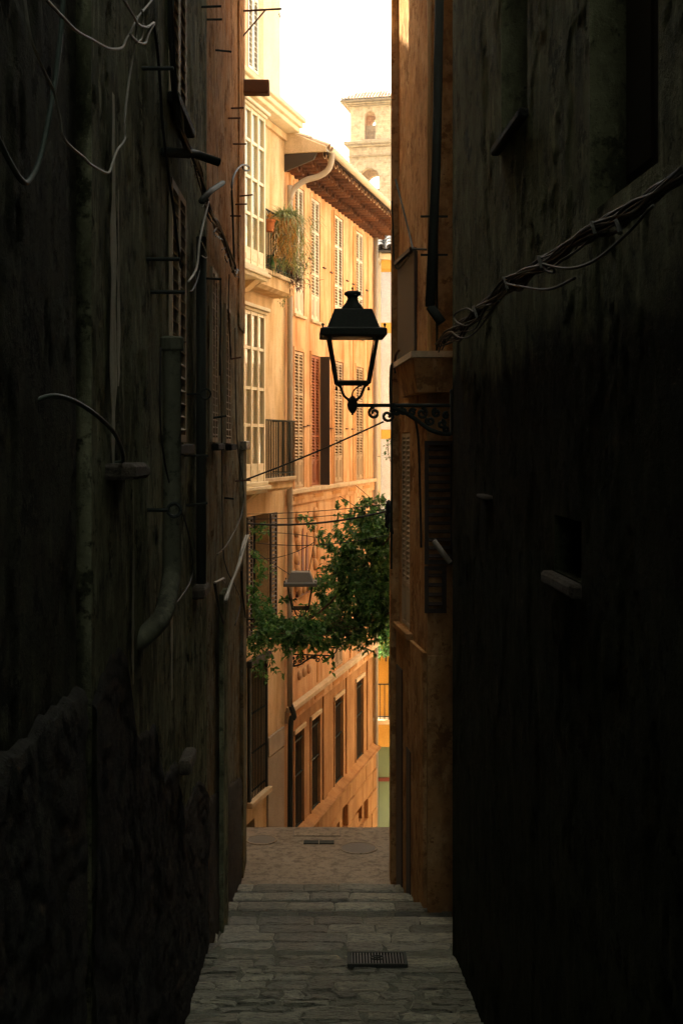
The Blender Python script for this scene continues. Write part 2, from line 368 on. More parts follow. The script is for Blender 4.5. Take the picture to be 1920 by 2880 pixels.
M['paving']  = stone('paving_stone', (0.33,0.35,0.23), (0.62,0.63,0.45), (0.065,0.07,0.045), 10, 1.0, 0.05, 0.5, 0.6, (0.6,1.7,1))
M['tread']   = stone('tread_stone', (0.13,0.14,0.095), (0.23,0.245,0.17), (0.045,0.048,0.032), 10, 1.0, 0.05, 0.65, 0.5, (0.6,1.7,1))  # treads darkened to paint in the shade beyond each step edge
M['edge']    = stone('step_edge_stone', (0.52,0.52,0.37), (0.78,0.77,0.60), (0.17,0.17,0.115), 12, 1.0, 0.06, 0.45, 0.6, (0.6,1.7,1))  # paler: worn edges, with their highlights put into the colour
M['landing'] = stone('worn_landing', (0.27,0.205,0.125), (0.40,0.31,0.20), (0.13,0.095,0.055), 4, 0.8, 0.02, 0.75, 0.4)
M['shelf']   = stone('mossy_stone', (0.12,0.10,0.065), (0.19,0.165,0.11), (0.06,0.05,0.033), 14, 1.0, 0.04, 0.85, 0.25)
M['limewash']= plaster('lime_run_off', (0.42,0.42,0.27), (0.55,0.54,0.38), (0.22,0.22,0.13), 0.9, 0.8)
M['mortar']  = stone('mortar', (0.16,0.165,0.115), (0.24,0.245,0.175), (0.09,0.092,0.064), 14, 0.8, 0.03, 0.9, 0.2)
M['iron']    = paint('black_iron', (0.026,0.032,0.024), 0.7, 0.35, 0.0, 0.12, 60, 0.3)
M['lampgrey']= paint('weathered_grey_metal', (0.13,0.125,0.105), 0.6, 0.2, 0.0, 0.4, 60, 0.2)
M['rust']    = paint('rusty_iron', (0.10,0.045,0.022), 0.75, 0.35, 0.0, 0.3, 80, 0.4)
M['pipe']    = paint('pipe_metal', (0.30,0.25,0.18), 0.6, 0.2, 0.0, 0.4, 25)
M['pipe_dk'] = paint('dark_downpipe', (0.034,0.038,0.028), 0.75, 0.4, 0.0, 0.2, 25, 0.3)
M['pipe_old']= oldwall('grimy_pipe', (0.075,0.080,0.048), (0.17,0.17,0.11), (0.030,0.032,0.019), 0.4, 0.01, 0.8, 0.15)
M['cover']   = paint('worn_cover', (0.14,0.115,0.078), 0.6, 0.35, 0.0, 0.4, 25, 0.4)
M['pipe_o']  = paint('ochre_painted_pipe', (0.62,0.40,0.18), 0.55, 0.15, 0.0, 0.3, 20)
M['gutter']  = paint('gutter_metal', (0.46,0.40,0.28), 0.5, 0.15, 0.0, 0.4, 20)
M['cable']   = paint('black_cable', (0.026,0.027,0.022), 0.6, 0.3, 0.0, 0.2, 60)
M['cable_w'] = paint('pale_cable', (0.30,0.285,0.22), 0.6, 0.35, 0.0, 0.3, 40)
M['cable_m'] = paint('dusty_cable', (0.040,0.042,0.032), 0.65, 0.5, 0.0, 0.12, 40)
M['cable_g'] = paint('green_cable', (0.05,0.07,0.05), 0.6, 0.25, 0.0, 0.2, 60)
M['shutter'] = paint('beige_shutter', (0.60,0.52,0.38), 0.6, 0.1, 0.0, 0.35, 20, 0.1, (4,4,0.6))
M['shutter_b']=paint('tan_shutter', (0.42,0.30,0.17), 0.6, 0.12, 0.0, 0.35, 20, 0.1, (4,4,0.6))
M['shutter_r']=paint('red_brown_shutter', (0.33,0.10,0.035), 0.55, 0.15, 0.0, 0.4, 20, 0.1, (4,4,0.6))
M['shutter_w']=paint('white_green_shutter', (0.66,0.67,0.58), 0.55, 0.08, 0.0, 0.35, 20, 0.05, (4,4,0.6))
M['shutter_o']=paint('old_wood_shutter', (0.46,0.36,0.22), 0.7, 0.25, 0.0, 0.3, 20, 0.2, (4,4,0.6))
M['shutter_d']=paint('dark_wood_shutter', (0.045,0.030,0.018), 0.6, 0.25, 0.0, 0.35, 20, 0.2, (4,4,0.6))
M['sash']    = paint('cream_joinery', (0.72,0.63,0.42), 0.45, 0.06, 0.0, 0.4, 20, 0.03)
M['beam']    = paint('brown_timber', (0.16,0.075,0.032), 0.7, 0.3, 0.0, 0.3, 12, 0.3, (0.6,6,6))
M['dark']    = paint('dark_room', (0.010,0.011,0.009), 0.9, 0.2, 0.0, 0.05)  # near-black colour stands in for shade inside rooms and the drain pit
M['pane_backing'] = plaster('pale_curtain', (0.62,0.50,0.30), (0.70,0.60,0.40), (0.45,0.33,0.18), 0.8, 0.1)
M['sky_white']   = plaster('sky_reflection_white', (0.84,0.82,0.76), (0.86,0.85,0.80), (0.80,0.77,0.70), 0.3, 0.05)  # white put behind the upper bay's panes to imitate reflected sky
M['glass']   = glassmat('window_glass')
M['lampglass']=glassmat('lamp_glass', (0.97,0.97,0.96), 1.25)
M['tile']    = stone('clay_tile', (0.36,0.24,0.14), (0.46,0.34,0.22), (0.24,0.16,0.10), 8, 0.4, 0.01, 0.85, 0.25)
M['tile_e']  = stone('eave_tile', (0.10,0.038,0.016), (0.15,0.06,0.022), (0.05,0.02,0.01), 8, 0.4, 0.01, 0.85, 0.25)
M['tile_l']  = stone('limed_tile_edge', (0.42,0.26,0.14), (0.50,0.33,0.19), (0.30,0.18,0.09), 8, 0.3, 0.01, 0.85, 0.25)
M['tile_d']  = paint('dark_eave_board', (0.035,0.018,0.009), 0.9, 0.3, 0.0, 0.1)  # very dark brown for the eave courses and roof body
M['tile_g']  = stone('grey_tile', (0.065,0.06,0.05), (0.10,0.09,0.075), (0.04,0.036,0.03), 8, 0.4, 0.01, 0.85, 0.25)
M['terracotta']=paint('terracotta', (0.52,0.17,0.05), 0.75, 0.15, 0.0, 0.3, 25)
M['pot_y']   = paint('yellow_pot', (0.50,0.36,0.14), 0.6, 0.1, 0.0, 0.35, 25)
M['leaf']    = leafmat('vine_leaf', (0.036,0.115,0.020), (0.10,0.26,0.052), (0.26,0.44,0.13), 0.45)
M['leaf_pale']=leafmat('pale_leaf', (0.20,0.24,0.08), (0.38,0.42,0.16), (0.56,0.54,0.28))
M['leaf_dry']= leafmat('dry_leaf', (0.42,0.19,0.03), (0.60,0.33,0.07), (0.62,0.44,0.16))
M['leaf_red']= leafmat('purple_leaf', (0.06,0.025,0.02), (0.12,0.05,0.03), (0.20,0.09,0.05))
M['stem']    = paint('vine_stem', (0.12,0.08,0.045), 0.8, 0.3)
M['bronze']  = paint('bell_bronze', (0.16,0.11,0.06), 0.5, 0.2, 0.6)
M['door_green']= paint('green_glass', (0.24,0.33,0.20), 0.25, 0.12, 0.0, 0.5, 3)
M['maroon']  = paint('maroon_frame', (0.16,0.035,0.022), 0.5, 0.15)
# ------------------------------------------------------------------ ground and alley floor
ZS = ZE - 10.6                                           # level of the street below
m = MB(); m.box(-160, 160, -25, 240, ZS-0.6, ZS-0.004)
g = m.build('ground', M['mortar']); g['kind'] = 'structure'

EDGES = [10.4, 10.9, 11.4, 11.9, 12.6, 13.2, 13.8]
def floor_drop(d):
    if d < 8.0: return 3.85 - 0.28*(8.0-d) if d > 0 else 1.61
    if d <= EDGES[0]: return 3.85 + 0.1*(d-8.0)
    return 4.09 + 0.117*sum(1 for e in EDGES if d > e)
prof = [(-9, 1.61), (0.0, 1.61)]
for i in range(14):
    d = i*8.0/14; z = 1.61 + (i+1)*2.24/14
    prof += [(d, z), (d+8.0/14, z)]
prof += [(8.0, 3.85), (10.4, 4.09)]
for i, e in enumerate(EDGES):
    nx = EDGES[i+1] if i+1 < len(EDGES) else 16.25
    prof += [(e, 4.09+0.117*(i+1)), (nx, 4.09+0.117*(i+1))]
m = MB()
def strip(m, pts, x0, x1, bottom):
    for (d0, p0), (d1, p1) in zip(pts, pts[1:]):
        if abs(d1-d0) + abs(p1-p0) < 1e-6: continue
        m.quad((x0,d0,ZE-p0),(x1,d0,ZE-p0),(x1,d1,ZE-p1),(x0,d1,ZE-p1))
strip(m, prof, -1.55, 1.5, 0)
lane = m.build('alley_floor', M['mortar']); lane['kind'] = 'structure'
m = MB(); zl = ZE - 4.905
m.add([(-4,14.6,zl),(-1.5,14.6,zl),(-1.5,16.25,zl),(-4,16.25,zl)], [(0,1,2,3)])
m.add([(1.45,14.6,zl),(3,14.6,zl),(3,16.25,zl),(1.45,16.25,zl)], [(0,1,2,3)])
for i in range(29):
    d = 16.25 + i*0.25; z = zl - i*0.195
    m.quad((-4,d,z),(3,d,z),(3,d,z-0.195),(-4,d,z-0.195)); m.quad((-4,d,z-0.195),(3,d,z-0.195),(3,d+0.25,z-0.195),(-4,d+0.25,z-0.195))
st = m.build('lower_steps', M['paving']); st['kind'] = 'structure'

rs = random.Random(3)
def paving_piece(name, x0, x1, d0, d1, zf, mat, hh, jit=0.042, gap=0.004):
    x0 += gap; x1 -= gap; d0 += gap; d1 -= gap
    j = lambda a=1.0: rs.uniform(-jit, jit)*a
    xm, dm = (x0+x1)/2, (d0+d1)/2
    ring = [(x0+j(),d0+j()),(xm+j(2),d0+j(.7)),(x1+j(),d0+j()),(x1+j(.7),dm+j()),(x1+j(),d1+j()),(xm+j(2),d1+j(.7)),(x0+j(),d1+j()),(x0+j(.7),dm+j())]
    tilt = (rs.uniform(-.012,.012), rs.uniform(-.015,.015))
    zt = lambda p: ZE - zf(p[1]) + hh + tilt[0]*(p[0]-xm) + tilt[1]*(p[1]-dm)
    ins = [(xm+(p[0]-xm)*0.88, dm+(p[1]-dm)*0.84) for p in ring]; in2 = [(xm+(p[0]-xm)*0.5+j(.5), dm+(p[1]-dm)*0.5+j(.5)) for p in ring]
    rz = lambda a: rs.uniform(-a, a)
    vs_ = [(p[0],p[1],ZE-zf(p[1])-0.03) for p in ring] + [(p[0],p[1],zt(p)-0.016+rz(.004)) for p in ring] + [(p[0],p[1],zt(p)+rz(.005)) for p in ins] + [(p[0],p[1],zt(p)+rz(.007)) for p in in2]
    fs = []
    for r_ in (0, 8, 16):
        for k in range(8): fs.append((r_+k, r_+(k+1) % 8, r_+8+(k+1) % 8, r_+8+k))
    fs.append(tuple(range(24, 32)))
    return MB().add(vs_, fs).build(name, mat, lane)
def paving_row(d0, d1, zf, mat, name, lo, hi, hh=(0.008,0.028), xa=-1.25, xb=1.16, jit=0.042):
    x = xa + rs.uniform(-.15, 0)
    while x < xb:
        wd = rs.uniform(lo, hi)
        paving_piece(name, x, x+wd, d0+rs.uniform(-.35,.35)*jit, d1+rs.uniform(-.35,.35)*jit, zf, mat, rs.uniform(*hh), jit)
        x += wd
d = 8.15
while d < 10.05:
    h = rs.uniform(0.10, 0.21)
    paving_row(d, min(d+h, 10.12), floor_drop, M['paving'], 'paving_stone', 0.13, 0.46, (0.002,0.018)); d += h
for i, e in enumerate(EDGES):
    lev = 4.09 + 0.117*i
    paving_row(e-0.20, e+0.012, lambda q, lev=lev: lev, M['edge'], 'step_stone', 0.26, 0.62, (0.014, 0.024), jit=.014)
    if i+1 < len(EDGES):
        nx = EDGES[i+1] - 0.20; lv = lev + 0.117
        if nx - e > 0.13: paving_row(e+0.01, nx, lambda q, lv=lv: lv, M['tread'], 'paving_stone', 0.14, 0.36, (0.0,0.016))
# landing: worn screed, modelled with slight hollows
m = MB(); nx_, nd_ = 60, 50
for i in range(nx_+1):
    for j in range(nd_+1):
        x, d = -1.5+3.0*i/nx_, 13.815+2.43*j/nd_
        m.v.append((x, d, ZE-4.909+.006+.006*mnoise.fractal(Vector((x*1.5,d*2.2,3)), 1.0, 2.0, 5)))
for i in range(nx_):
    for j in range(nd_): m.f.append((i*(nd_+1)+j, (i+1)*(nd_+1)+j, (i+1)*(nd_+1)+j+1, i*(nd_+1)+j+1))
m.build('landing_screed', M['landing'], lane, smooth=True)

# ------------------------------------------------------------------ left side of the alley
FL = Fr(-0.953, 0.0, math.atan2(1, -0.0125), ZE-5.3)
TOP = ZE + 15.0

def shutter_leaf(parent, fr, a0, a1, z0, z1, o, mat, pitch, singles=False, rails=(), solid=0.0, th=0.035, tilt=38, fillet=0.05):
    """one louvred leaf: stiles and rails, and louvres between; solid = height of a boarded foot"""
    m = MB(); st_ = fillet
    fb(m, fr, a0, a0+st_, o, o+th, z0, z1); fb(m, fr, a1-st_, a1, o, o+th, z0, z1)
    zs = sorted([z0, z0+solid if solid else z0, *rails, z1])
    bars = [(z0, z0+st_), (z1-st_, z1)] + [(r-st_/2, r+st_/2) for r in rails] + ([(z0+solid-st_/2, z0+solid+st_/2)] if solid else [])
    for p, q in bars: fb(m, fr, a0+st_, a1-st_, o+0.001, o+th-0.001, p, q)
    if solid:
        fb(m, fr, a0+st_, a1-st_, o+0.006, o+th-0.014, z0+st_, z0+solid-st_/2)
        nb = 3
        for k in range(nb):
            c = a0+st_ + (a1-a0-2*st_)*(k+0.5)/nb
            fb(m, fr, c-0.018, c+0.018, o+0.006, o+th-0.003, z0+st_+0.05, z0+solid-st_/2-0.05)
    leaf = m.build('shutter', mat, parent)
    spans = []; bars.sort()
    for (p, q), (r, s_) in zip(bars, bars[1:]):
        if solid and r <= z0+solid: continue
        spans.append((q, r))
    ln = a1-a0-2*st_; dep = th*1.25
    if singles:
        sm = MB().obox((0,0,0), (1,0,0), (0,math.cos(R(tilt)),math.sin(R(tilt))), (0,-math.sin(R(tilt)),math.cos(R(tilt))), ln/2, dep/2, 0.004).mesh('slat', mat)
        for q, r in spans:
            n = max(1, int((r-q)/pitch))
            for k in range(n):
                inst('slat', sm, leaf, ((a0+a1)/2, -(o+th/2), q+(k+0.5)*(r-q)/n - fr.zb), (R(random.uniform(-3,3)),0,0))
    else:
        m = MB()
        for q, r in spans:
            n = max(1, int((r-q)/pitch))
            for k in range(n):
                m.obox(((a0+a1)/2, -(o+th/2), q+(k+0.5)*(r-q)/n - fr.zb), (1,0,0), (0,math.cos(R(tilt)),math.sin(R(tilt))), (0,-math.sin(R(tilt)),math.cos(R(tilt))), ln/2, dep/2, 0.004)
        m.build('louvres', mat, leaf, kind='stuff')
    return leaf

def pin(parent, fr, a, z, o, length, r=0.010, mat='iron', droop=0.0, loop=0.0, upd=0.0):
    m = MB(); m.tube([(a,-o+0.05,z-fr.zb),(a,-(o+length),z-fr.zb-droop)], r, 6)
    if loop:
        c = Vector((a, -(o+length+loop), z-fr.zb-droop))
        m.tube([c + Vector((0.3*loop*math.sin(t), loop*math.cos(t), loop*math.sin(t))) for t in [k*math.pi/6 for k in range(13)]], r*0.85, 5)
    return m.build('iron_pin', M[mat], parent)

# -- nearest left house
hl = froot(FL, 'stone_house', 'nearest dark house wall with a broken ledge, left of the alley', 'house')
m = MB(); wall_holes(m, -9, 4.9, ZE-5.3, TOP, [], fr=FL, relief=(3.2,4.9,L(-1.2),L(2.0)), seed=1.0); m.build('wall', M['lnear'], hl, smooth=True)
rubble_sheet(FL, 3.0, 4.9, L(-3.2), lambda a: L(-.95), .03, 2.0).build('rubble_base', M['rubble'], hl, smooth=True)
m = MB(); m.tube(smooth_path([(4.25,0.02,L(.13)-FL.zb),(4.4,-0.03,L(.155)-FL.zb),(4.75,-0.07,L(0.12)-FL.zb),(5.25,-0.09,L(0.03)-FL.zb),(5.72,-0.05,L(-.085)-FL.zb),(5.78,0.02,L(-.10)-FL.zb)], 6), 0.009, 7)
m.build('hose', M['cable_g'], hl, smooth=True)

# -- middle left house
hm = froot(FL, 'rendered_house', 'streaked brown house wall with a thick downpipe and louvred windows', 'house')
W1, W2 = (7.8,8.62,L(2.12),L(4.5)), (7.8,8.62,L(-.02),L(1.62))
m = MB(); wall_holes(m, 5.22, 10.3, ZE-5.3, TOP, [W1, W2], fr=FL, relief=(5.22,10.3,L(-3.0),L(3.2)), seed=3.0); fb(m, FL, 4.9, 5.22, -4, -0.10, ZE-5.3, TOP)
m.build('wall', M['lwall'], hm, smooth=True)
JT = [(5.22,-1.1),(5.7,-.95),(6.1,-1.02),(6.4,-1.5),(7.1,-1.6),(7.5,-2.0),(8.1,-2.05),(8.5,-2.5),(9.6,-2.55),(10.3,-2.85)]
def jag(a):
    for (p, z), (q, y) in zip(JT, JT[1:]):
        if a <= q: return L(z+(y-z)*(a-p)/(q-p))
    return L(JT[-1][1])
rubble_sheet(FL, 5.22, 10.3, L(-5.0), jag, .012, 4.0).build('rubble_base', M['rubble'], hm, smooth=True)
for (a0,a1,z0,z1) in (W1, W2):
    mid = (a0+a1)/2
    shutter_leaf(hm, FL, a0+.01, mid-.004, z0+.01, z1-.01, -0.015, M['shutter_o'], 0.082, True)
    shutter_leaf(hm, FL, mid+.004, a1-.01, z0+.01, z1-.01, -0.015, M['shutter_o'], 0.082, True)
    m = MB(); fb(m, FL, a0, a1, -.21, -.19, z0, z1); m.build('dark_interior', M['dark'], hm)
    m = MB(); fb(m, FL, a0-.06, a1+.06, 0.0, 0.07, z0-.07, z0); m.build('window_sill', M['rubble'], hm, bevel=.01)
rl = random.Random(4)
for ac, w_, z0, z1 in ((5.72,.10,-.10,1.55),(5.86,.05,.25,1.15),(6.3,.05,-1.2,-.25),(7.9,.07,-1.6,-.3)):      # lime run-off below old leaks
    pl = []; pr = []; n = 14
    for k in range(n+1):
        f_ = k/n; ww = w_*(.35+.65*math.sin(math.pi*min(1,f_*1.15+.05)))*rl.uniform(.55,1.15); z = z0+(z1-z0)*f_; c_ = ac+rl.uniform(-.012,.012)
        pl.append((c_-ww, L(z)-FL.zb)); pr.append((c_+ww, L(z)-FL.zb))
    m = MB()
    for k in range(n):
        q4 = [pl[k], pr[k], pr[k+1], pl[k+1]]; m.add([(a, -max(0, relief_h(a, z+FL.zb, 3.0))-.008, z) for a, z in q4], [(0,1,2,3)])
    m.build('lime_streak', M['limewash'], hm)
m = MB(); zp = lambda z: L(z)-FL.zb
m.tube(smooth_path([(7.12,-.10,zp(.55)),(7.12,-.10,zp(-.1)),(7.12,-.10,zp(-.66)),(7.02,-.10,zp(-.80)),(6.78,-.09,zp(-.93)),(6.55,0.0,zp(-1.02)),(6.5,0.08,zp(-1.04))], 6), 0.052, 12)
dp = m.build('downpipe', M['pipe_old'], hm, smooth=True)
m = MB(); m.lathe([(0.060,0),(0.066,.01),(0.066,.07),(0.056,.08),(0.048,.08),(0.048,.01)], (7.12,-.10,zp(.5)), 14); m.build('collar', M['pipe_old'], dp)
m = MB(); fb(m, FL, 5.55, 5.95, -.02, .13, L(-.17), L(-.10)); fb(m, FL, 5.96, 6.10, -.02, .12, L(-.175), L(-.115)); m.build('stone_shelf', M['shelf'], hm, bevel=.015)
m = MB(); m.tube([(9.42,-.04,zp(1.5)),(9.42,-.04,zp(-1.05))], 0.038, 10); m.build('downpipe', M['pipe_dk'], hm, smooth=True)
m = MB(); fb(m, FL, 9.2, 9.62, -.02, .09, L(-1.14), L(-1.06)); m.build('stone_shelf', M['shelf'], hm, bevel=.015)
m = MB(); fb(m, FL, 8.1, 8.5, 0.02, .10, L(-2.12), L(-2.03)); m.build('stone_shelf', M['shelf'], hm, bevel=.015)
for a, z, ln in ((6.9,.98,.17),(7.05,.82,.18),(6.7,1.95,.16)): pin(hm, FL, a, z+ZE, 0, ln, .011)
pin(hm, FL, 6.85, L(-.37), 0, .11, .012, 'iron', 0, .035); pin(hm, FL, 8.7, L(-.10), 0, .16, .008, 'iron'); pin(hm, FL, 8.75, L(.32), 0, .10, .008, 'iron', 0, .035)
pin(hm, FL, 8.85, L(-.45), 0, .14, .009, 'iron', -.02)

# -- far left house: orange-brown corner
hc = froot(FL, 'corner_house', 'flaking orange brown corner house bristling with iron pins, left of the alley mouth', 'house')
W3, W4 = (10.55,11.08,L(-.02),L(1.45)), (12.0,12.62,L(-.03),L(1.3))
m = MB(); wall_holes(m, 10.3, 14.9, ZE-5.5, TOP, [W3, W4], oz=0.0, fr=FL, relief=(10.3,14.9,L(-3.8),L(5.2)), seed=5.0, step=.045, amp=1.3); m.build('wall', M['lwall2'], hc, smooth=True)
m = MB(); fb(m, FL, 13.95, 14.905, 0.0, 0.018, L(1.25), TOP-.2); m.build('corner_render', M['lwall2'], hc)
m = MB(); fb(m, FL, 14.35, 14.92, 0.0, 0.035, ZE-5.5, L(-.1)); m.build('corner_pier', M['lwall2'], hc)
m = MB(); fb(m, FL, 14.30, 14.98, 0.0, 0.075, L(-.1), L(.0)); m.build('pier_cap', M['edge'], hc, bevel=.012)
m = MB(); fb(m, FL, 11.25, 11.75, 0.02, 0.06, ZE-5.5, L(-1.35)); m.build('buttress', M['lwall'], hc)
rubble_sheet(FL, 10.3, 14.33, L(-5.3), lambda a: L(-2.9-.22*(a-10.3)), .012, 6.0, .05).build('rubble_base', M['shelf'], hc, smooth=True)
rr = random.Random(11)
for (a0,a1,z0,z1) in (W3, W4):
    mid = (a0+a1)/2
    shutter_leaf(hc, FL, a0+.01, mid-.004, z0+.01, z1-.01, -0.01, M['shutter_o'], 0.062, True, fillet=.04)
    shutter_leaf(hc, FL, mid+.004, a1-.01, z0+.01, z1-.01, -0.01, M['shutter_o'], 0.062, True, fillet=.04)
    m = MB(); fb(m, FL, a0, a1, -.21, -.19, z0, z1); m.build('dark_interior', M['dark'], hc)
    m = MB(); fb(m, FL, a0-.05, a1+.05, 0.02, 0.08, z0-.06, z0); m.build('window_sill', M['rubble'], hc, bevel=.01)
for px_, py_, ln in ((575,20,.13),(590,55,.10),(612,140,.12),(655,305,.11),(648,333,.10),(660,405,.12),(675,553,.14),(668,575,.10),(655,607,.08),(580,782,.12),(650,1012,.10),(668,1354,.14),(600,1178,.11),(640,1400,.06),(690,1177,.10)):
    a, z = FL.pz(px_, py_, 0.02)
    if a < 14.85: pin(hc, FL, a, z, 0.02, ln, .009, 'rust' if px_ > 640 else 'iron', rr.uniform(-.03,.02))
# timber end and rusty hoist bracket at the corner
m = MB(); m.obox((14.72,-.15,L(4.06)-FL.zb),(1,0,0),(0,1,0),(0,0,1),.09,.16,.075); m.build('beam_end', M['beam'], hc, bevel=.008)
m = MB(); zt = L(4.9)-FL.zb
m.tube([(14.6,0.05,zt),(14.6,-.46,zt+.03)], .012, 6); m.tube([(14.6,0.0,zt-.30),(14.6,-.27,zt+.015)], .009, 6)
m.tube([Vector((14.6,-.43+.006*math.sin(t*2),zt-.02-.05*t/3)) for t in (0,1,2,3)], .006, 5)
m.build('hoist_bracket', M['rust'], hc)

# ------------------------------------------------------------------ right side of the alley
FR = Fr(0.875, 10.1, math.atan2(-1, 0.0425), ZE-5.5)
hr = froot(FR, 'dark_house', 'tall unlit house wall carrying the cable bundle, right of the alley', 'house')
R1, R2, R3 = (2.3,3.15,L(1.8),L(4.6)), (4.58,5.6,L(.98),L(3.6)), (3.85,4.42,L(-.63),L(-.36))
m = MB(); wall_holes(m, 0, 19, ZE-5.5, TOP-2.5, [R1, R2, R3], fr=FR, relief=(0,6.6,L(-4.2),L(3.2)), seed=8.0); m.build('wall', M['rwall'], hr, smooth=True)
m = MB(); m.box(1.28, 4.5, 10.0, 12.5, ZE-5.5, TOP-1); m.build('set_back_wall', M['rcorner'], hr, world=True)
for (a0,a1,z0,z1), mt in ((R1,'shutter_d'),(R2,'shutter_d')):
    mid = (a0+a1)/2
    m = MB(); fb(m, FR, a0, mid-.01, -.20, -.16, z0, z1); fb(m, FR, mid+.01, a1, -.20, -.16, z0, z1)
    for k in range(2): fb(m, FR, a0+.08+k*(mid-a0), mid-.09+k*(a1-mid), -.16, -.145, z0+.15, z0+.9); fb(m, FR, a0+.08+k*(mid-a0), mid-.09+k*(a1-mid), -.16, -.145, z0+1.05, z1-.15)
    m.build('casement', M[mt], hr)
m = MB(); fb(m, FR, 2.25, 3.2, 0.0, .06, L(1.745), L(1.80)); m.build('window_sill', M['rubble'], hr, bevel=.012)
m = MB(); fb(m, FR, 3.85, 4.42, -.20, -.15, L(-.63), L(-.36)); fb(m, FR, 4.12, 4.15, -.15, -.13, L(-.63), L(-.36)); m.build('hatch', M['shutter_d'], hr)
m = MB(); fb(m, FR, 3.8, 4.45, -.01, .06, L(-.70), L(-.635)); m.build('window_sill', M['shelf'], hr, bevel=.015)
m = MB(); fb(m, FR, 1.6, 1.95, -.01, .05, L(-.375), L(-.35)); m.build('stone_shelf', M['shelf'], hr, bevel=.008)
m = MB(); m.tube([(-.02,-.10,L(3.6)-FR.zb),(.02,-.13,L(2.2)-FR.zb),(.10,-.19,L(1.05)-FR.zb)], [.036,.036,.040], 12); m.tube([(.10,-.19,L(1.05)-FR.zb),(.12,-.10,L(.92)-FR.zb)], .038, 12)
m.build('downpipe', M['pipe_dk'], hr, smooth=True)
m = MB(); m.tube([(.1,-.035,L(-.95)-FR.zb),(.1,-.16,L(-.78)-FR.zb)], .022, 9); m.build('pipe_stub', M['pipe'], hr, smooth=True)

# -- second right house, its splayed corner catching the street's light
FS = Fr(0.62, 14.3, math.atan2(-1.9, 0.21), ZE-6.0)
FN = Fr(0.83, 12.4, 0.0, ZE-6.0)
hs_ = froot(FN, 'splayed_house', 'ochre house with a splayed louvred corner, right of the alley mouth', 'house')
a0, zt_ = FS.pz(1152, 1216); a1, _ = FS.pz(1128, 1216)
SW = (min(a0,a1), max(a0,a1), L(-1.99), L(.09))
def fs_build(m, name, mat, **kw):     # geometry given in FS space -> house space
    X = Matrix.LocRotScale(Vector((FS.o.x,FS.o.y,FS.zb)), Matrix.Rotation(FS.ang,3,'Z').to_quaternion(), None)
    m.v = [tuple(X @ Vector(p)) for p in m.v]; return m.build(name, mat, hs_, world=True, **kw)
m = MB(); wall_holes(m, 0, 1.905, ZE-6.0, TOP-1.5, [SW], depth=.6, fr=FS, relief=(0,1.905,L(-5),L(5)), seed=9.0, step=.06, amp=.8); fs_build(m, 'splayed_wall', M['rcorner'], smooth=True)
m = MB(); wall_holes(m, 0.004, 2.6, ZE-6.0, TOP-1.5, [], depth=1.9, fr=FN); m.build('wall', M['rcorner'], hs_)
m = MB(); m.box(.555, .655, 14.2, 14.4, L(-.97), TOP-1.5); m.build('corner_pier', M['rcorner'], hs_, world=True)
m = MB(); m.box(.54, .66, 14.15, 14.45, ZE-6.0, L(-.97)); m.build('corner_pier_foot', M['rcorner'], hs_, world=True, bevel=.015)
m = MB(); m.box(.64, 3.4, 14.5, 15.55, ZE-6, TOP-1.5); m.build('rear_mass', M['rcorner'], hs_, world=True)
def sub_fs(o):                          # re-parent an FS-space part under the house
    o.parent = hs_; o.matrix_local = W(hs_).inverted() @ Matrix.LocRotScale(Vector((FS.o.x,FS.o.y,FS.zb)), Matrix.Rotation(FS.ang,3,'Z').to_quaternion(), None)
    return o
mid = (SW[0]+SW[1])/2
for p, q in ((SW[0]+.01, mid-.004), (mid+.004, SW[1]-.01)):
    sub_fs(shutter_leaf(hs_, FS, p, q, SW[2]+.01, SW[3]-.01, -.04, M['shutter_o'], .052, False, solid=.45, fillet=.04))
m = MB(); fb(m, FS, SW[0]-.35, SW[1]+.2, 0, .07, L(-2.06), L(-1.99)); sub_fs(m.build('window_sill', M['rcorner'], hs_, bevel=.01))
m = MB(); fb(m, FS, -.02, 1.88, 0, .035, ZE-6, L(-2.06)); sub_fs(m.build('lower_render', M['rcorner'], hs_))
m = MB(); fb(m, FS, .9, 1.15, .035, .045, ZE-5.0, L(-3.2)); sub_fs(m.build('door_slit', M['shutter_d'], hs_))
m = MB(); fb(m, FS, .25, .62, .035, .05, ZE-5.0, L(-1.9-.55)); sub_fs(m.build('door', M['shutter_d'], hs_))
# open louvred leaves folded back against the wall that faces the camera
for z0, z1, x0, x1 in ((L(-1.19),L(0.0),-.03,.26),(L(-1.66),L(-1.21),-.03,.18)):
    shutter_leaf(hs_, FN, x0, x1, z0, z1, .03, M['shutter_d'], .075, True, fillet=.04)
m = MB(); fb(m, FN, .00, .14, 0, .03, ZE-6, L(-2.08)); m.build('pilaster', M['rcorner'], hs_)
m = MB(); fb(m, FN, .26, .33, 0, .05, ZE-6, L(-.9)); m.build('pilaster', M['rcorner'], hs_)
# little balcony box carried on the corner
m = MB(); zc = L(.44)
xs = [(.67,11.95),(1.06,11.95),(1.06,12.41),(.80,12.6),(.66,13.7),(.575,13.7)]
n = len(xs); top = [(x,y,L(.78)) for x, y in xs]; cx_, cy_ = .85, 12.7
bot = [(cx_+(x-cx_)*.86+.02, cy_+(y-cy_)*.9, L(.46)) for x, y in xs]
m.add(bot+top, [tuple(range(n))[::-1], tuple(range(n,2*n))] + [(i,(i+1)%n,n+(i+1)%n,n+i) for i in range(n)]); m.build('balcony_box', M['rcorner'], hs_, world=True)
m = MB(); ins = [(x-.02 if x < 1 else x, y-.02 if y < 12.3 else y) for x, y in xs]
m.add([(x,y,L(.781)) for x, y in ins]+[(x,y,L(.84)) for x, y in ins], [tuple(range(n))[::-1], tuple(range(n,2*n))] + [(i,(i+1)%n,n+(i+1)%n,n+i) for i in range(n)]); m.build('balcony_slab', M['trim'], hs_, world=True)
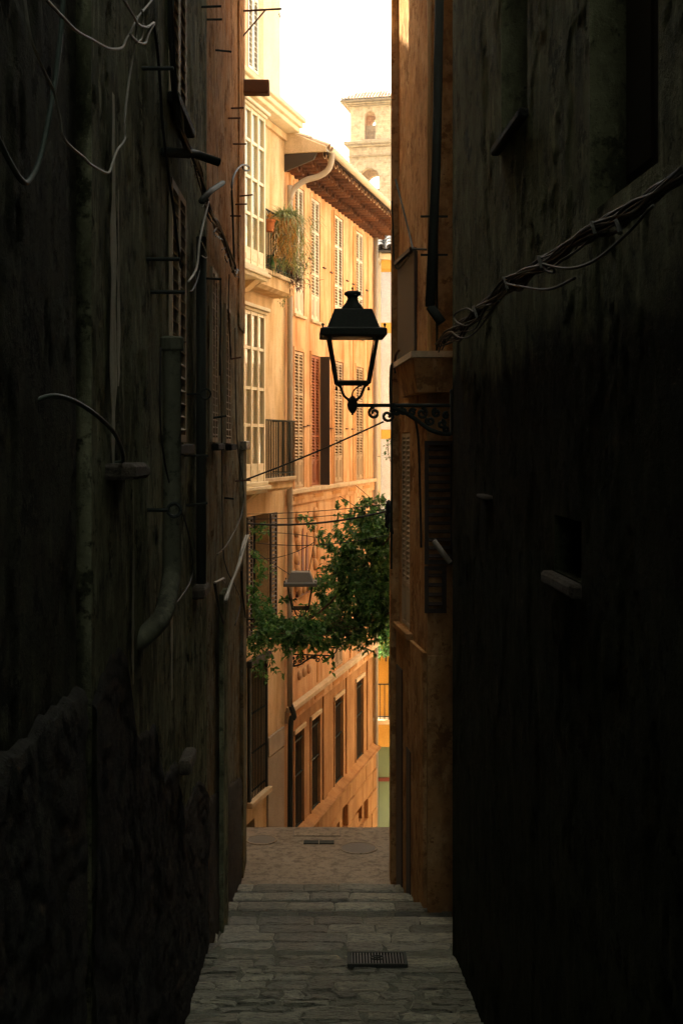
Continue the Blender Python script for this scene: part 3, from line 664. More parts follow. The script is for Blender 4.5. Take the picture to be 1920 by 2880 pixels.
m = MB(); m.tube([(.845,12.33,L(6)),(.845,12.33,L(.85))], .022, 10); m.build('service_pipe', M['pipe_o'], hs_, smooth=True, world=True)
m = MB(); m.tube([(.92,12.36,L(6)),(.92,12.36,L(.85))], .012, 8); m.build('service_pipe', M['pipe_dk'], hs_, smooth=True, world=True)
for z in (2.15, 1.78):
    m = MB(); m.box(.76, 1.02, 12.30, 12.325, L(z), L(z)+.018); m.build('pipe_clamp', M['iron'], hs_, world=True)
m = MB(); m.tube([P(1112,505,14.0),P(1150,655,13.2),P(1160,700,12.6),P(1205,702,12.35)], .011, 6); m.build('iron_stay', M['iron'], hs_, world=True)
m = MB(); m.tube(smooth_path([P(1101,565,14.1),P(1105,650,14.1),P(1108,735,14.1),P(1120,755,13.9),P(1150,720,12.9)],5), .010, 6); m.build('iron_stay', M['iron'], hs_, world=True)
m = MB(); m.tube(smooth_path([P(1100,1160,14.1),P(1098,1100,14.1),P(1099,1040,14.1),P(1104,1024,14.1),P(1112,1028,14.0),P(1112,1050,14.0)],5), .018, 8)
m.tube([P(1101,1160,14.1),P(1100,1600,14.1)], .014, 6); m.build('riser_conduit', M['iron'], hs_, world=True, smooth=True)
m = MB(); m.tube(smooth_path([P(1108,1040,13.9),P(1112,1000,13.7),P(1122,985,13.6)],5), .012, 6); m.build('conduit_bend', M['rust'], hs_, world=True, smooth=True)
m = MB(); m.tube(smooth_path([P(1167,1180,12.3),P(1176,1240,12.3),P(1181,1400,12.3),P(1184,1540,12.3)],5), .012, 6); m.build('service_cable', M['cable'], hs_, world=True, smooth=True)
m = MB(); c0_, c1_ = FS.px(1172)[0], FS.px(1124)[0]; fb(m, FS, c0_, c1_, -.03, .03, L(.85), L(1.93)); sub_fs(m.build('dark_panel', M['shutter_d'], hs_))  # flat dark panel set on the splayed wall
m = MB(); m.add([FS.w(c0_, .03, L(2.02)), FS.w(c1_, .03, L(1.93)), FS.w(c1_, .10, L(1.84)), FS.w(c0_, .10, L(1.94))], [(0,1,2,3),(3,2,1,0)]) if False else fb(m, FS, c0_-.03, c1_+.03, 0, .07, L(1.93), L(1.97)); sub_fs(m.build('drip_board', M['shutter_d'], hs_))
# skirting kerb
m = MB(); m.prism([(0,0),(.30,0),(.30,.30),(.0,.12)], (0,1,0), (0,0,1), (1.06,12.0,ZE-4.62), (.07,0,0)); m.build('kerb_stone', M['rcorner'], hs_, world=True)

# -- unseen house across the street beyond the corner, added to bounce light onto facades
t3 = math.radians(13.6)
F3 = Fr(0.70, 15.62, math.pi/2 - t3 + math.pi, ZS-.3)
F3.o = Vector((0.70,15.62)) + Vector((math.sin(t3), math.cos(t3)))*17.0
h3 = froot(F3, 'unseen_house', 'unseen cream house behind the alley corner, added to bounce light, vine climbs from it', 'house')
m = MB(); wall_holes(m, 0, 17.0, ZS-.3, L(5.0), [(2,3,L(.2),L(2.4)),(5,6,L(.2),L(2.4)),(8,9,L(.2),L(2.4)),(11,12,L(.2),L(2.4)),(14,15,L(.2),L(2.4))], depth=5, fr=F3); m.build('wall', M['facing'], h3)
for k in range(5):
    a = 2+3*k
    for q in (0,1): shutter_leaf(h3, F3, a+.01+.49*q, a+.495+.49*q, L(.21), L(2.39), -.05, M['shutter_b'], .07, False)
# ------------------------------------------------------------------ the street beyond: ochre house with tiled eaves
TB, TA = R(13.1), R(14.4)
FB = Fr(-1.05, 23.6, math.pi/2 - TB, ZS-.3)
FA = Fr(-1.05, 23.6, math.pi/2 - TA, ZS-.3)
zb_ = FB.zb
hb = froot(FB, 'ochre_house', 'long ochre house with tiled eaves, gutter and rows of tall louvred shutters', 'house')
aw = lambda p, q: (FB.px(p)[0], FB.px(q)[0])
BE = FB.px(1050)[0]
cols = [aw(827,853), aw(874,898), aw(940,963), aw(1000,1020)]
UP = [(*c, L(2.42), L(4.87)) for c in cols]; LO = [(*c, L(-.90), L(1.72)) for c in cols]
MI = [(*c, L(-4.9), L(-2.35)) for c in cols[2:]]; GR = [(*c, L(-7.45), L(-5.57)) for c in cols]
CE = [(cols[2][0]+.1, cols[2][0]+.5, L(-8.9), L(-8.3)), (cols[3][0], cols[3][1]-.1, L(-8.9), L(-8.2))]
m = MB(); wall_holes(m, 0, BE, L(-5.0), L(5.34), UP+LO+MI, jamb=.25, depth=5, fr=FB); m.build('wall', M['ochre'], hb)
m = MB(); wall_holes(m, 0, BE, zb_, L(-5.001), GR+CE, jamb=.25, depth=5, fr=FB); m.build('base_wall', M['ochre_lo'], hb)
def pair(h, fr, win, mat, pitch, rails, solid, o=-.035):
    a0, a1, z0, z1 = win; mid = (a0+a1)/2
    for p, q in ((a0+.012, mid-.003), (mid+.003, a1-.012)):
        shutter_leaf(h, fr, p, q, z0+.012, z1-.012, o, mat, pitch, False, [r for r in rails], solid, fillet=.05)
for wv in UP: pair(hb, FB, wv, M['shutter'], .058, [L(3.35), L(4.2)], .48)
pair(hb, FB, LO[0], M['shutter_b'], .058, [L(.1), L(.9)], .5); pair(hb, FB, LO[1], M['shutter_r'], .058, [L(.1)], .5)
pair(hb, FB, LO[2], M['shutter_b'], .058, [L(.1), L(.9)], .55); pair(hb, FB, LO[3], M['shutter_b'], .058, [L(.1), L(.9)], .55)
for wv in MI: pair(hb, FB, wv, M['shutter_b'], .058, [], .9)
for a0, a1, z0, z1 in UP+LO+MI:
    m = MB(); fb(m, FB, a0, a1, -.245, -.225, z0, z1); m.build('dark_interior', M['dark'], hb)
# the one leaf standing open at right angles, its shade put into a dark colour
m = MB(); a = LO[1][1] + .01
fb(m, FB, a, a+.035, .0, .21, L(-.90), L(1.72)); m.build('open_shutter', M['shutter_d'], hb, bevel=.004)
for wv in UP+LO:     # surrounds: thin raised frames
    a0,a1,z0,z1 = wv; m = MB()
    fb(m, FB, a0-.07, a0-.002, 0, .018, z0, z1+.07); fb(m, FB, a1+.002, a1+.07, 0, .018, z0, z1+.07); fb(m, FB, a0-.002, a1+.002, 0, .018, z1+.002, z1+.07)
    m.build('window_surround', M['ochre'], hb)
    m = MB(); fb(m, FB, a0-.08, a1+.08, 0, .06, z0-.06, z0-.002); m.build('window_sill', M['trim'], hb, bevel=.008)
# painted strips and pilasters
for px_, wd, z0, z1 in ((815,.10,5.0,-.9),(933,.10,4.9,-.9),(993,.09,4.9,-.9),(1033,.06,4.9,-.9),(815,.16,-1.25,-4.9),(893,.12,-1.25,-4.9),(985,.12,-1.25,-4.9)):
    a = FB.px(px_)[0]; m = MB(); fb(m, FB, a-wd/2, a+wd/2, 0, .014, L(z1), L(z0)); m.build('wall_strip', M['ochre_dk'], hb)
for px_, wd in ((815,.18),(912,.34),(975,.26),(1033,.22)):
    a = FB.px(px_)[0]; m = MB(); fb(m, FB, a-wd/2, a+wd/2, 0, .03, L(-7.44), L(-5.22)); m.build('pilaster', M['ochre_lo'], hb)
# string courses
for zt2, zb2, pr in ((-.915,-1.0,.10),(-4.94,-5.04,.14)):
    m = MB(); fb(m, FB, .12, BE, 0, pr, L(zb2), L(zt2)); m.build('string_course', M['trim'], hb, bevel=.012)
    m = MB(); fb(m, FB, .12, BE, 0, pr*.4, L(zb2-.20), L(zb2)-.001); bd = m.build('frieze', M['ochre'], hb)
    a = .5
    while a < BE-.9:
        m = MB(); fb(m, FB, a, a+.75, pr*.4, pr*.4+.012, L(zb2-.13), L(zb2-.06)); m.build('frieze_panel', M['ochre_dk'], bd); 
        a += 1.55
m = MB()
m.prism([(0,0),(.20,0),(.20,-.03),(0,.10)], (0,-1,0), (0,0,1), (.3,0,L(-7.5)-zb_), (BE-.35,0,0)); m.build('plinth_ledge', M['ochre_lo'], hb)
rp = random.Random(21); z = -7.53
for row in range(6):        # big plinth blocks, each its own stone
    a = .3 + (row % 2)*.35
    while a < BE-.1:
        wd = rp.uniform(.7, 1.25); hh = .48
        a2 = min(a+wd, BE-.06)
        if not any(c[0]-.05 < (a+a2)/2 < c[1]+.05 and L(z-hh) < c[3] and L(z) > c[2] for c in CE):
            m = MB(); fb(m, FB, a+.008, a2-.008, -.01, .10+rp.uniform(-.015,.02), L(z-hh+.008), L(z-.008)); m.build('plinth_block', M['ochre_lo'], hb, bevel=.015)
        a = a2 + .001
    z -= hh
# ground-floor grilles
gb = MB().tube([(0,0,-.92),(0,0,.92)], .009, 5).mesh('bar', M['iron'])
for wv in GR:
    a0,a1,z0,z1 = wv; m = MB()
    fb(m, FB, a0+.01, a1-.01, -.03, -.01, z0+.05, z0+.08); gr = m.build('grille', M['iron'], hb)
    for zz in (z0+.55*(z1-z0), z0+.9*(z1-z0)): m = MB(); fb(m, FB, a0+.01, a1-.01, -.03, -.01, zz, zz+.03); m.build('rail', M['iron'], gr)
    for k in range(7): inst('bar', gb, gr, (a0+(a1-a0)*(k+.5)/7, .02+.02, (z0+z1)/2-zb_))
    m = MB(); fb(m, FB, a0, a1, -.22, -.18, z0, z1); m.build('dark_interior', M['dark'], hb)
    m = MB(); fb(m, FB, a0-.08, a1+.08, 0, .05, z1, z1+.09); m.build('lintel', M['trim'], hb, bevel=.01)
    m = MB(); fb(m, FB, a0-.07, a0, 0, .02, z0, z1); fb(m, FB, a1, a1+.07, 0, .02, z0, z1); m.build('window_surround', M['ochre_lo'], hb)
# stucco ornaments in the middle storey
def blob(m, c, rx, ry, rz, seg=8, rings=5):
    b0 = len(m.v)
    for i in range(rings+1):
        ph = math.pi*i/rings
        for k in range(seg):
            th = 2*math.pi*k/seg; m.v.append((c[0]+rx*math.sin(ph)*math.cos(th), c[1]+ry*math.sin(ph)*math.sin(th), c[2]+rz*math.cos(ph)))
    for i in range(rings):
        for k in range(seg): m.f.append((b0+i*seg+k, b0+i*seg+(k+1)%seg, b0+(i+1)*seg+(k+1)%seg, b0+(i+1)*seg+k))
def pz(a, z, o=0): return (a, -o, L(z)-zb_)
for c, n in ((FB.px(832)[0], 6), (FB.px(882)[0], 5)):
    m = MB()
    for k in range(n): blob(m, pz(c+(-.05 if k%2 else .06), -1.45-.26*k, .02), .13-.01*k, .06, .13)
    m.build('stucco_garland', M['ochre'], hb, smooth=True)
c = FB.px(850)[0]
for k, q in enumerate((-.33, 0, .33)):
    m = MB(); pts = [(math.sin(t)*.085*(1-.25*math.cos(t)), -.55*math.cos(t)) for t in [2*math.pi*i/14 for i in range(14)]]
    m.prism(pts, (1,0,0), (0,0,-1), (c+q, -.003, L(-2.35+(.1 if k == 1 else 0))-zb_), (0,-.012,0)); m.build('painted_leaf', M['maroon'], hb)
    m = MB(); blob(m, pz(c+q, -2.72, .03), .13, .07, .20); m.build('stucco_shell', M['ochre'], hb, smooth=True); m = MB(); blob(m, pz(c+q-.08, -2.85, .04), .09, .07, .12); m.build('stucco_shell', M['ochre'], hb, smooth=True)
    m = MB(); fb(m, FB, c-.30+.36*k-.07, c-.30+.36*k+.09, 0, .02, L(-4.35), L(-3.75)); m.build('stucco_niche', M['ochre_dk'], hb, bevel=.01)
    m = MB(); blob(m, pz(c-.29+.36*k, -3.85, .03), .1, .05, .08); m.build('stucco_shell', M['ochre'], hb, smooth=True); m = MB(); blob(m, pz(c-.29+.36*k, -4.5, .02), .07, .05, .10); m.build('stucco_shell', M['ochre'], hb, smooth=True)
m = MB(); fb(m, FB, c-.5, c+.5, 0, .05, L(-2.98), L(-2.92)); m.build('stucco_shelf', M['maroon'], hb)
for k, (px_, py_) in enumerate(((870,728),(910,754),(930,767),(975,790),(992,800),(1030,817),(866,1197),(930,1205),(974,1206),(990,1207),(1030,1209),(855,1200))):
    a, z = FB.pz(px_, py_); m = MB(); fb(m, FB, a-.09, a+.09, .0, .035, z-.012, z+.014); m.build('shutter_stay', M['rust'], hb)
# eaves
EZ = 5.30
def barrel(name, r, ln, th, mat, seg=6, flip=False, taper=.85, lip=None):
    m = MB()
    for i in range(seg+1):
        t = math.pi*i/seg; c, s_ = math.cos(t), math.sin(t)*(-1 if flip else 1)
        for rad, y, sc_ in ((r,0,1),(r-th,0,1),(r,ln,taper),(r-th,ln,taper)): m.v.append((c*rad*sc_, y, s_*rad*sc_))
    for i in range(seg):
        p, q = i*4, (i+1)*4
        m.f += [(p,q,q+2,p+2),(p+1,p+3,q+3,q+1),(p,p+1,q+1,q),(p+2,q+2,q+3,p+3)]
    me = m.mesh(name, mat)
    if lip:
        me.materials.append(lip)
        for i, p in enumerate(me.polygons):
            if i % 4 == 2: p.material_index = 1
    return me
bt = barrel('eave_tile', .125, .42, .020, M['tile_e'], 7, flip=True, lip=M['tile_l'])
bt2 = barrel('eave_tile', .125, .42, .020, M['tile_e'], 7, flip=True)
rt = barrel('roof_tile', .095, .45, .016, M['tile'], 6)
m = MB(); m.prism([(-.74,EZ),(-.74,EZ+.05),(5,EZ+.05+5.74*.44),(5,EZ)], (0,1,0), (0,0,1), (.02,0,ZE-zb_), (BE+.25,0,0)); roof = m.build('roof', M['tile_d'], hb)
for j, (o_, z_) in enumerate(((.72,EZ+.02),(.47,EZ-.09),(.24,EZ-.20))):
    m = MB(); fb(m, FB, .06, BE+.2, -.0, o_-.13, L(z_)+.004, L(z_)+.035); m.build('eave_course', M['tile_d'], hb)
    n = int(BE/.30)
    for k in range(n+1): inst('eave_tile', bt if j == 0 else bt2, roof, (.16+.30*k+(j%2)*.15, -o_, L(z_)-zb_), (R(random.uniform(-3,3)),0,R(random.uniform(-3,3))))
for k in range(int(BE/.21)+1):
    inst('roof_tile', rt, roof, (.14+.21*k, -.80, L(EZ+.085)-zb_), (R(23),0,R(random.uniform(-3,3)))); inst('roof_tile', rt, roof, (.14+.21*k+random.uniform(-.01,.01), -.45, L(EZ+.24)-zb_), (R(23),0,R(random.uniform(-3,3))))
m = MB(); m.prism([(-.80,EZ-.01),(-.80,EZ+.09),(.6,EZ+.09+1.4*.44),(.6,EZ-.01),(0,EZ-.01)], (0,1,0), (0,0,1), (-.03,0,ZE-zb_), (.05,0,0)); m.build('verge_board', M['trim'], hb, bevel=.01)
m = MB(); m.prism([(-.55,EZ-.14),(-.62,EZ-.02),(0,EZ-.02),(0,EZ-.34)], (0,1,0), (0,0,1), (-.015,0,ZE-zb_), (.06,0,0)); m.build('eave_bracket', M['shutter_d'], hb)
m = MB(); ga = [(math.cos(math.pi+math.pi*i/8)*.075, math.sin(math.pi+math.pi*i/8)*.075) for i in range(9)]; gi = [(x*.86, z*.86) for x, z in ga[::-1]]
m.prism(ga+gi, (0,1,0), (0,0,1), (-.02,-.86,L(EZ+.05)-zb_), (BE+.25,0,0)); gu = m.build('gutter', M['gutter'], hb)
m = MB(); Q = lambda a,o,z: (a,-o,L(z)-zb_)
m.tube(smooth_path([Q(.12,.86,EZ+.02),Q(.13,.86,EZ-.12),Q(.14,.80,EZ-.30),Q(.14,.62,EZ-.42),Q(.10,.36,EZ-.50),Q(.06,.16,EZ-.66),Q(.05,.10,EZ-.85),Q(.05,.09,EZ-1.4),Q(.05,.09,-4.9)], 6), .055, 10); m.build('downpipe', M['pipe'], hb, smooth=True)
m = MB(); m.tube(smooth_path([Q(.05,.09,-4.85),Q(.07,.17,-5.1),Q(.07,.10,-5.3),Q(.07,.09,-7.3),Q(.07,.09,-10.5)],6), .05, 10); m.build('downpipe', M['pipe_dk'], hb, smooth=True)
m = MB(); m.tube([Q(BE-.05,.07,EZ-.3),Q(BE-.05,.07,-10.4)], .055, 10); m.build('downpipe', M['pipe'], hb, smooth=True)
m = MB(); m.tube(smooth_path([Q(.30,.03,-5.0),Q(.33,.03,-6.2),Q(.29,.04,-7.0),Q(.28,.03,-9.5)],6), .010, 5); m.build('service_cable', M['cable'], hb)

# ------------------------------------------------------------------ yellow house with glazed bays
ha = froot(FA, 'yellow_house', 'yellow house with cream glazed bays, small balconies and a deep cornice', 'house')
za_ = FA.zb
ax = lambda p, o=0.0: FA.px(p, o)[0]
TOPW = (ax(696), ax(725), L(6.30), L(8.8)); FD = (ax(704), ax(756), L(-3.3), L(-1.28)); LW = (ax(700), ax(747), L(-6.08), L(-3.82)); BS = (ax(690), ax(716), L(-9.0), L(-6.45)); BD=(-1.9,-1.15,L(2.9),L(5.1)); BD2=(-1.95,-1.2,L(-.62),L(1.95))
m = MB(); wall_holes(m, -9, 0, za_, L(5.92), [FD, LW, BS, BD, BD2], jamb=.3, depth=5, fr=FA); m.build('wall', M['yellow'], ha)
m = MB(); wall_holes(m, -9, ax(741), L(5.92), L(9.6), [TOPW], jamb=.2, depth=1, fr=FA); m.build('upper_wall', M['pink'], ha)
m = MB(); wall_holes(m, ax(741), ax(789,-.10), L(5.92), L(9.6), [], oz=-.10, depth=1, fr=FA); m.build('attic_wall', M['cream'], ha)
a0,a1,z0,z1 = TOPW; mid = (a0+a1)/2
for p, q in ((a0+.01,mid-.01),(mid+.01,a1-.01)): shutter_leaf(ha, FA, p, q, z0, z1, -.02, M['shutter_w'], .085, True, [L(7.55)], fillet=.05)
m = MB(); fb(m, FA, a0, a1, -.195, -.17, z0, z1); m.build('dark_interior', M['dark'], ha)
# cornice: stepped profile
for o_, zc0, zc1 in ((.30,5.66,5.74),(.36,5.742,5.83),(.42,5.832,5.92)):
    m = MB(); fb(m, FA, -9, .02, -.02, o_, L(zc0), L(zc1)); m.build('cornice', M['cream'], ha, bevel=.012)
m = MB(); fb(m, FA, -9, .0, 0, .06, L(5.52), L(5.64)); m.build('cornice_bed', M['yellow'], ha)
# glazed bays
def bay(z0, z1, rows, af, label, o=.45, n=7, reflect=True):
    xs_ = [ax(p, o) for p in (745, 727, 711, 695)]
    sp = xs_[0]-xs_[1]; xs_ = [xs_[0]-sp*k for k in range(n)]
    p0, p1 = xs_[-1], xs_[0]
    m = MB(); hw = .032
    for x in xs_: fb(m, FA, x-hw, x+hw, o-.07, o, L(z0), L(z1))
    for x, y in zip(xs_[1:], xs_):
        for k, zz in enumerate(rows+[z1]):
            h = .05 if k == len(rows) else .024
            fb(m, FA, x+hw, y-hw, o-.06, o-.008, L(zz)-h, L(zz)+h)
        fb(m, FA, x+hw, y-hw, o-.055, o-.012, L(z0), L(rows[0])-.024)
        fb(m, FA, x+hw+.04, y-hw-.04, o-.012, o-.003, L(z0)+.07, L(rows[0])-.08)
    fb(m, FA, p1-hw, p1+hw, 0, o-.07, L(z0), L(z1)); 
    by = m.build('glazed_bay', M['sash'], ha)
    zz = rows + [z1]
    for x, y in zip(xs_[1:], xs_):
        for r0, r1 in zip(zz, zz[1:]):
            m = MB(); fb(m, FA, x+hw, y-hw, o-.04, o-.034, L(r0)+.02, L(r1)-.02); m.build('pane', M['glass'], by)
    m = MB(); fb(m, FA, p0, p1-.06, o-.16 if z0 > 0 else .05, o-.13 if z0 > 0 else .09, L(z0), L(z1)); m.build('pane_backing', M['sky_white'] if z0 > 0 else M['pane_backing'], by)  # upper bay: white sheet stands in for sky reflected in the panes
    for k, (e, t0, t1) in enumerate(((.03,z1,z1+.05),(.07,z1+.051,z1+.11),(.04,z0-.07,z0-.001),(.08,z0-.13,z0-.071),(.03,z0-.19,z0-.131))):
        m = MB(); fb(m, FA, p0-e, p1+hw+e, 0, o+e, L(t0), L(t1)); m.build('bay_moulding', M['cream'], by, bevel=.008)
    m = MB(); m.prism([(0,0),(-.40,0),(-.2,-.16),(0,-.24)], (0,1,0), (0,0,1), (p1-.35,0,L(z0-.192)-za_), (.28,0,0)); m.build('bay_bracket', M['yellow'], by)
    return p1
e1 = bay(2.80, 5.28, [3.04,3.60,4.18,4.76], 0, '')
e2 = bay(-.66, 2.06, [-.39,.25,.84,1.48], 0, '')
# balconies
bal = MB().tube([(0,0,-.5),(0,0,.5)], .011, 5).mesh('baluster', M['iron'])
def balcony(p0, p1, z0, z1, o, rail):
    m = MB(); fb(m, FA, p0, p1, 0, o, L(z1-.07), L(z1)); sb = m.build('balcony', M['trim'], ha, bevel=.01)
    m = MB(); m.prism([(0,z1-.071),(-(o-.06),z1-.071),(-(o-.06),z0+.05),(-(o-.14),z0),(0,z0)], (0,1,0), (0,0,1), (p0+.02,0,ZE-za_), (p1-p0-.06,0,0)); m.build('balcony_base', M['yellow'], sb)
    m = MB(); zr = L(z1+rail)
    fb(m, FA, p0, p1-.02, o-.05, o-.02, zr-.02, zr); fb(m, FA, p0, p1-.02, o-.045, o-.025, L(z1)+.06, L(z1)+.075); fb(m, FA, p1-.05, p1-.02, 0, o-.05, zr-.02, zr); fb(m, FA, p1-.045,p1-.025,0,o-.05,L(z1)+.06,L(z1)+.075)
    rl = m.build('railing', M['iron'], ha)
    n = int((p1-p0)/.095)
    for k in range(n+1): inst('baluster', bal, rl, (p0+.02+(p1-p0-.06)*k/n, -(o-.035), L(z1+rail/2)-za_), (0,0,0), (1,1,rail))
    for k in range(1, 4): inst('baluster', bal, rl, (p1-.035, -(o-.035)*k/4, L(z1+rail/2)-za_), (0,0,0), (1,1,rail))
balcony(e1+.04, -.62, 2.55, 2.86, .42, 1.0); balcony(e2+.04, -.72, -.86, -.62, .45, .98)
for wv, mt in ((BD,'shutter_w'),(BD2,'shutter_d')):
    a0,a1,z0,z1 = wv; mid=(a0+a1)/2
    for p, q in ((a0+.01,mid-.004),(mid+.004,a1-.01)): shutter_leaf(ha, FA, p, q, z0, z1-.01, -.03, M[mt], .07, False, [], .4)
m = MB(); fb(m, FA, e2+.06, e2+.10, 0, .34, L(-.60), L(1.95)); m.build('open_shutter', M['shutter_d'], ha)
m = MB(); fb(m, FA, e1+.06, e1+.09, 0, .20, L(2.9), L(5.1)); m.build('open_shutter', M['shutter_w'], ha)
# french window with open louvred leaves
a0,a1,z0,z1 = FD
m = MB(); fb(m, FA, a0, a1, -.28, -.25, z0, z1); m.build('dark_interior', M['dark'], ha)
m = MB(); fb(m, FA, a0+.28, a0+.34, -.22, -.10, z0, z1); fb(m, FA, a0+.02, a0+.28, -.20, -.16, z0, z1); m.build('casement', M['shutter_r'], ha)
shutter_leaf(ha, FA, a0-.28, a0-.01, z0, z1, .02, M['shutter_d'], .075, True, [], 0); shutter_leaf(ha, FA, a1-.02, a1+.34, z0, z1, .02, M['shutter_d'], .075, True, [L(-2.1)], 0)
# lower barred window
a0,a1,z0,z1 = LW
m = MB(); fb(m, FA, a0, a1, -.28, -.25, z0, z1); m.build('dark_interior', M['dark'], ha)
m = MB(); fb(m, FA, a0-.09, a0, 0, .05, z0, z1); fb(m, FA, a1, a1+.05, 0, .03, z0, z1); m.build('window_surround', M['pipe_dk'], ha); m = MB(); fb(m, FA, a0-.12, a1+.10, 0, .09, z1, z1+.12); m.build('lintel', M['pipe_dk'], ha, bevel=.01)
m = MB()
for zz in (z0+.1, z0+.75, z0+1.42, z1-.12): fb(m, FA, a0, a1, -.02, .0, zz, zz+.025)
gr = m.build('grille', M['iron'], ha); gb2 = MB().tube([(0,0,-(z1-z0)/2),(0,0,(z1-z0)/2)], .009, 5).mesh('bar', M['iron'])
for k in range(11): inst('bar', gb2, gr, (a0+(a1-a0)*(k+.5)/11, -.005, (z0+z1)/2-za_))
m = MB(); fb(m, FA, a0-.12, a1+.10, 0, .10, z0-.10, z0-.002); m.build('window_sill', M['trim'], ha, bevel=.012)
m = MB(); fb(m, FA, BS[0], BS[1], -.28, -.2, BS[2], BS[3]); m.build('dark_interior', M['dark'], ha)
m = MB(); fb(m, FA, a1+.051, -.12, 0, .035, za_, L(-5.60)); m.build('plinth', M['plinth'], ha); m = MB(); fb(m, FA, a1+.051, -.12, 0, .045, L(-5.575), L(-5.24)); m.build('plinth_band', M['plinth'], ha)

# ------------------------------------------------------------------ white house closing the street
FC = Fr(.45, 34.0, 0.0, ZS-.3); zc_ = FC.zb
hw_ = froot(FC, 'white_house', 'white panelled house with orange bands and grey tiled roof closing the street', 'house')
cxp = lambda p: (p-CX)/F*34.0 - .45
AR = (cxp(1052)-.0, cxp(1052)+1.9, zc_+.3, L(-8.12))
m = MB(); wall_holes(m, 0, 6, zc_, L(4.96), [(cxp(1092), cxp(1092)+.9, L(-7.2), L(-5.75)), AR], jamb=.3, depth=5, fr=FC); m.build('wall', M['amber'], hw_)
for z0, z1 in ((3.14,4.48),(.30,2.86),(-4.6,.05)):
    for k in range(3):
        x0 = cxp(1050) + k*.85
        m = MB(); fb(m, FC, x0, x0+.52, 0, .012, L(z0), L(z1)); m.build('white_panel', M['white'], hw_)
for z0, z1, o_, mt in ((4.80,4.96,.12,'cream'),(4.56,4.80,.05,'amber')):
    m = MB(); fb(m, FC, 0, 6, 0, o_, L(z0)+.001, L(z1)); m.build('cornice', M[mt], hw_)
m = MB(); m.prism([(-.30,4.98),(-.30,5.02),(3,5.02+3.3*.36),(3,4.98)], (0,1,0), (0,0,1), (0,0,ZE-zc_), (6,0,0)); rf = m.build('roof', M['tile_g'], hw_)
gt = barrel('roof_tile', .10, .50, .018, M['tile_g'], 6); gv = barrel('valley_tile', .10, .50, .018, M['tile_g'], 6, flip=True)
for r_ in range(6):
    for k in range(16):
        inst('roof_tile', gt, rf, (.12+.235*k, -.38+r_*.40, L(5.07+(.02+r_*.40)*.36)-zc_), (R(19),0,R(random.uniform(-4,4))))
        inst('valley_tile', gv, rf, (.2375+.235*k, -.36+r_*.40, L(5.13+(.02+r_*.40)*.36)-zc_), (R(19),0,0))
m = MB(); xq = cxp(1066); m.tube(smooth_path([(xq-.25,-.36,L(4.95)-zc_),(xq-.12,-.3,L(4.85)-zc_),(xq,-.14,L(4.7)-zc_),(xq,-.08,L(4.3)-zc_),(xq,-.08,L(-4.9)-zc_)],6), .045, 10); m.build('downpipe', M['gutter'], hw_, smooth=True)
m = MB(); m.tube(smooth_path([(cxp(1049),-.4,L(2)-zc_),(cxp(1049),-.4,L(5.2)-zc_),(cxp(1055),-.42,L(5.55)-zc_),(cxp(1075),-.45,L(5.62)-zc_),(cxp(1120),-.45,L(5.64)-zc_)],6), .06, 10); m.build('flue_pipe', M['pipe'], hw_, smooth=True)
m = MB(); fb(m, FC, 0, 6, 0, .55, L(-7.42), L(-7.30)); sb = m.build('balcony', M['trim'], hw_, bevel=.01)
m = MB(); fb(m, FC, 0, 6, 0, .35, L(-7.62), L(-7.421)); m.build('balcony_base', M['amber'], sb)
m = MB(); fb(m, FC, 0, 6, .50, .53, L(-6.38), L(-6.35)); fb(m, FC, 0, 6, .505, .525, L(-7.22), L(-7.20)); rl = m.build('railing', M['iron'], hw_)
for k in range(26): inst('baluster', bal, rl, (.1+.115*k, -.515, L(-6.83)-zc_), (0,0,0), (1,1,.92))
m = MB(); fb(m, FC, 0, 6, 0, .5, L(-5.62), L(-5.52)); m.build('canopy', M['shutter_d'], hw_, bevel=.01)
m = MB(); fb(m, FC, cxp(1092), cxp(1092)+.9, -.28, -.2, L(-7.2), L(-5.75)); m.build('dark_interior', M['dark'], hw_)
# arched green doorway glazing
m = MB(); fb(m, FC, AR[0], AR[1], -.24, -.2, AR[2], L(-8.121)); m.build('door_glass', M['door_green'], hw_)
m = MB(); xv = cxp(1056); fb(m, FC, xv, xv+.07, -.2, -.12, AR[2], AR[3]); fb(m, FC, AR[0], AR[1], -.2, -.13, L(-9.08), L(-8.99)); m.build('door_frame', M['maroon'], hw_)

m = MB(); m.prism([(AR[0]+.0,0)] + [(AR[0]+.05+1.8*math.sin(t), -.62*(1-math.cos(t))) for t in [k*math.pi/2/8 for k in range(9)]] + [(AR[1],0)], (1,0,0), (0,0,1), (0,-.002,L(-8.12)-zc_), (0,.2,0)); m.build('arch_spandrel', M['amber'], hw_)
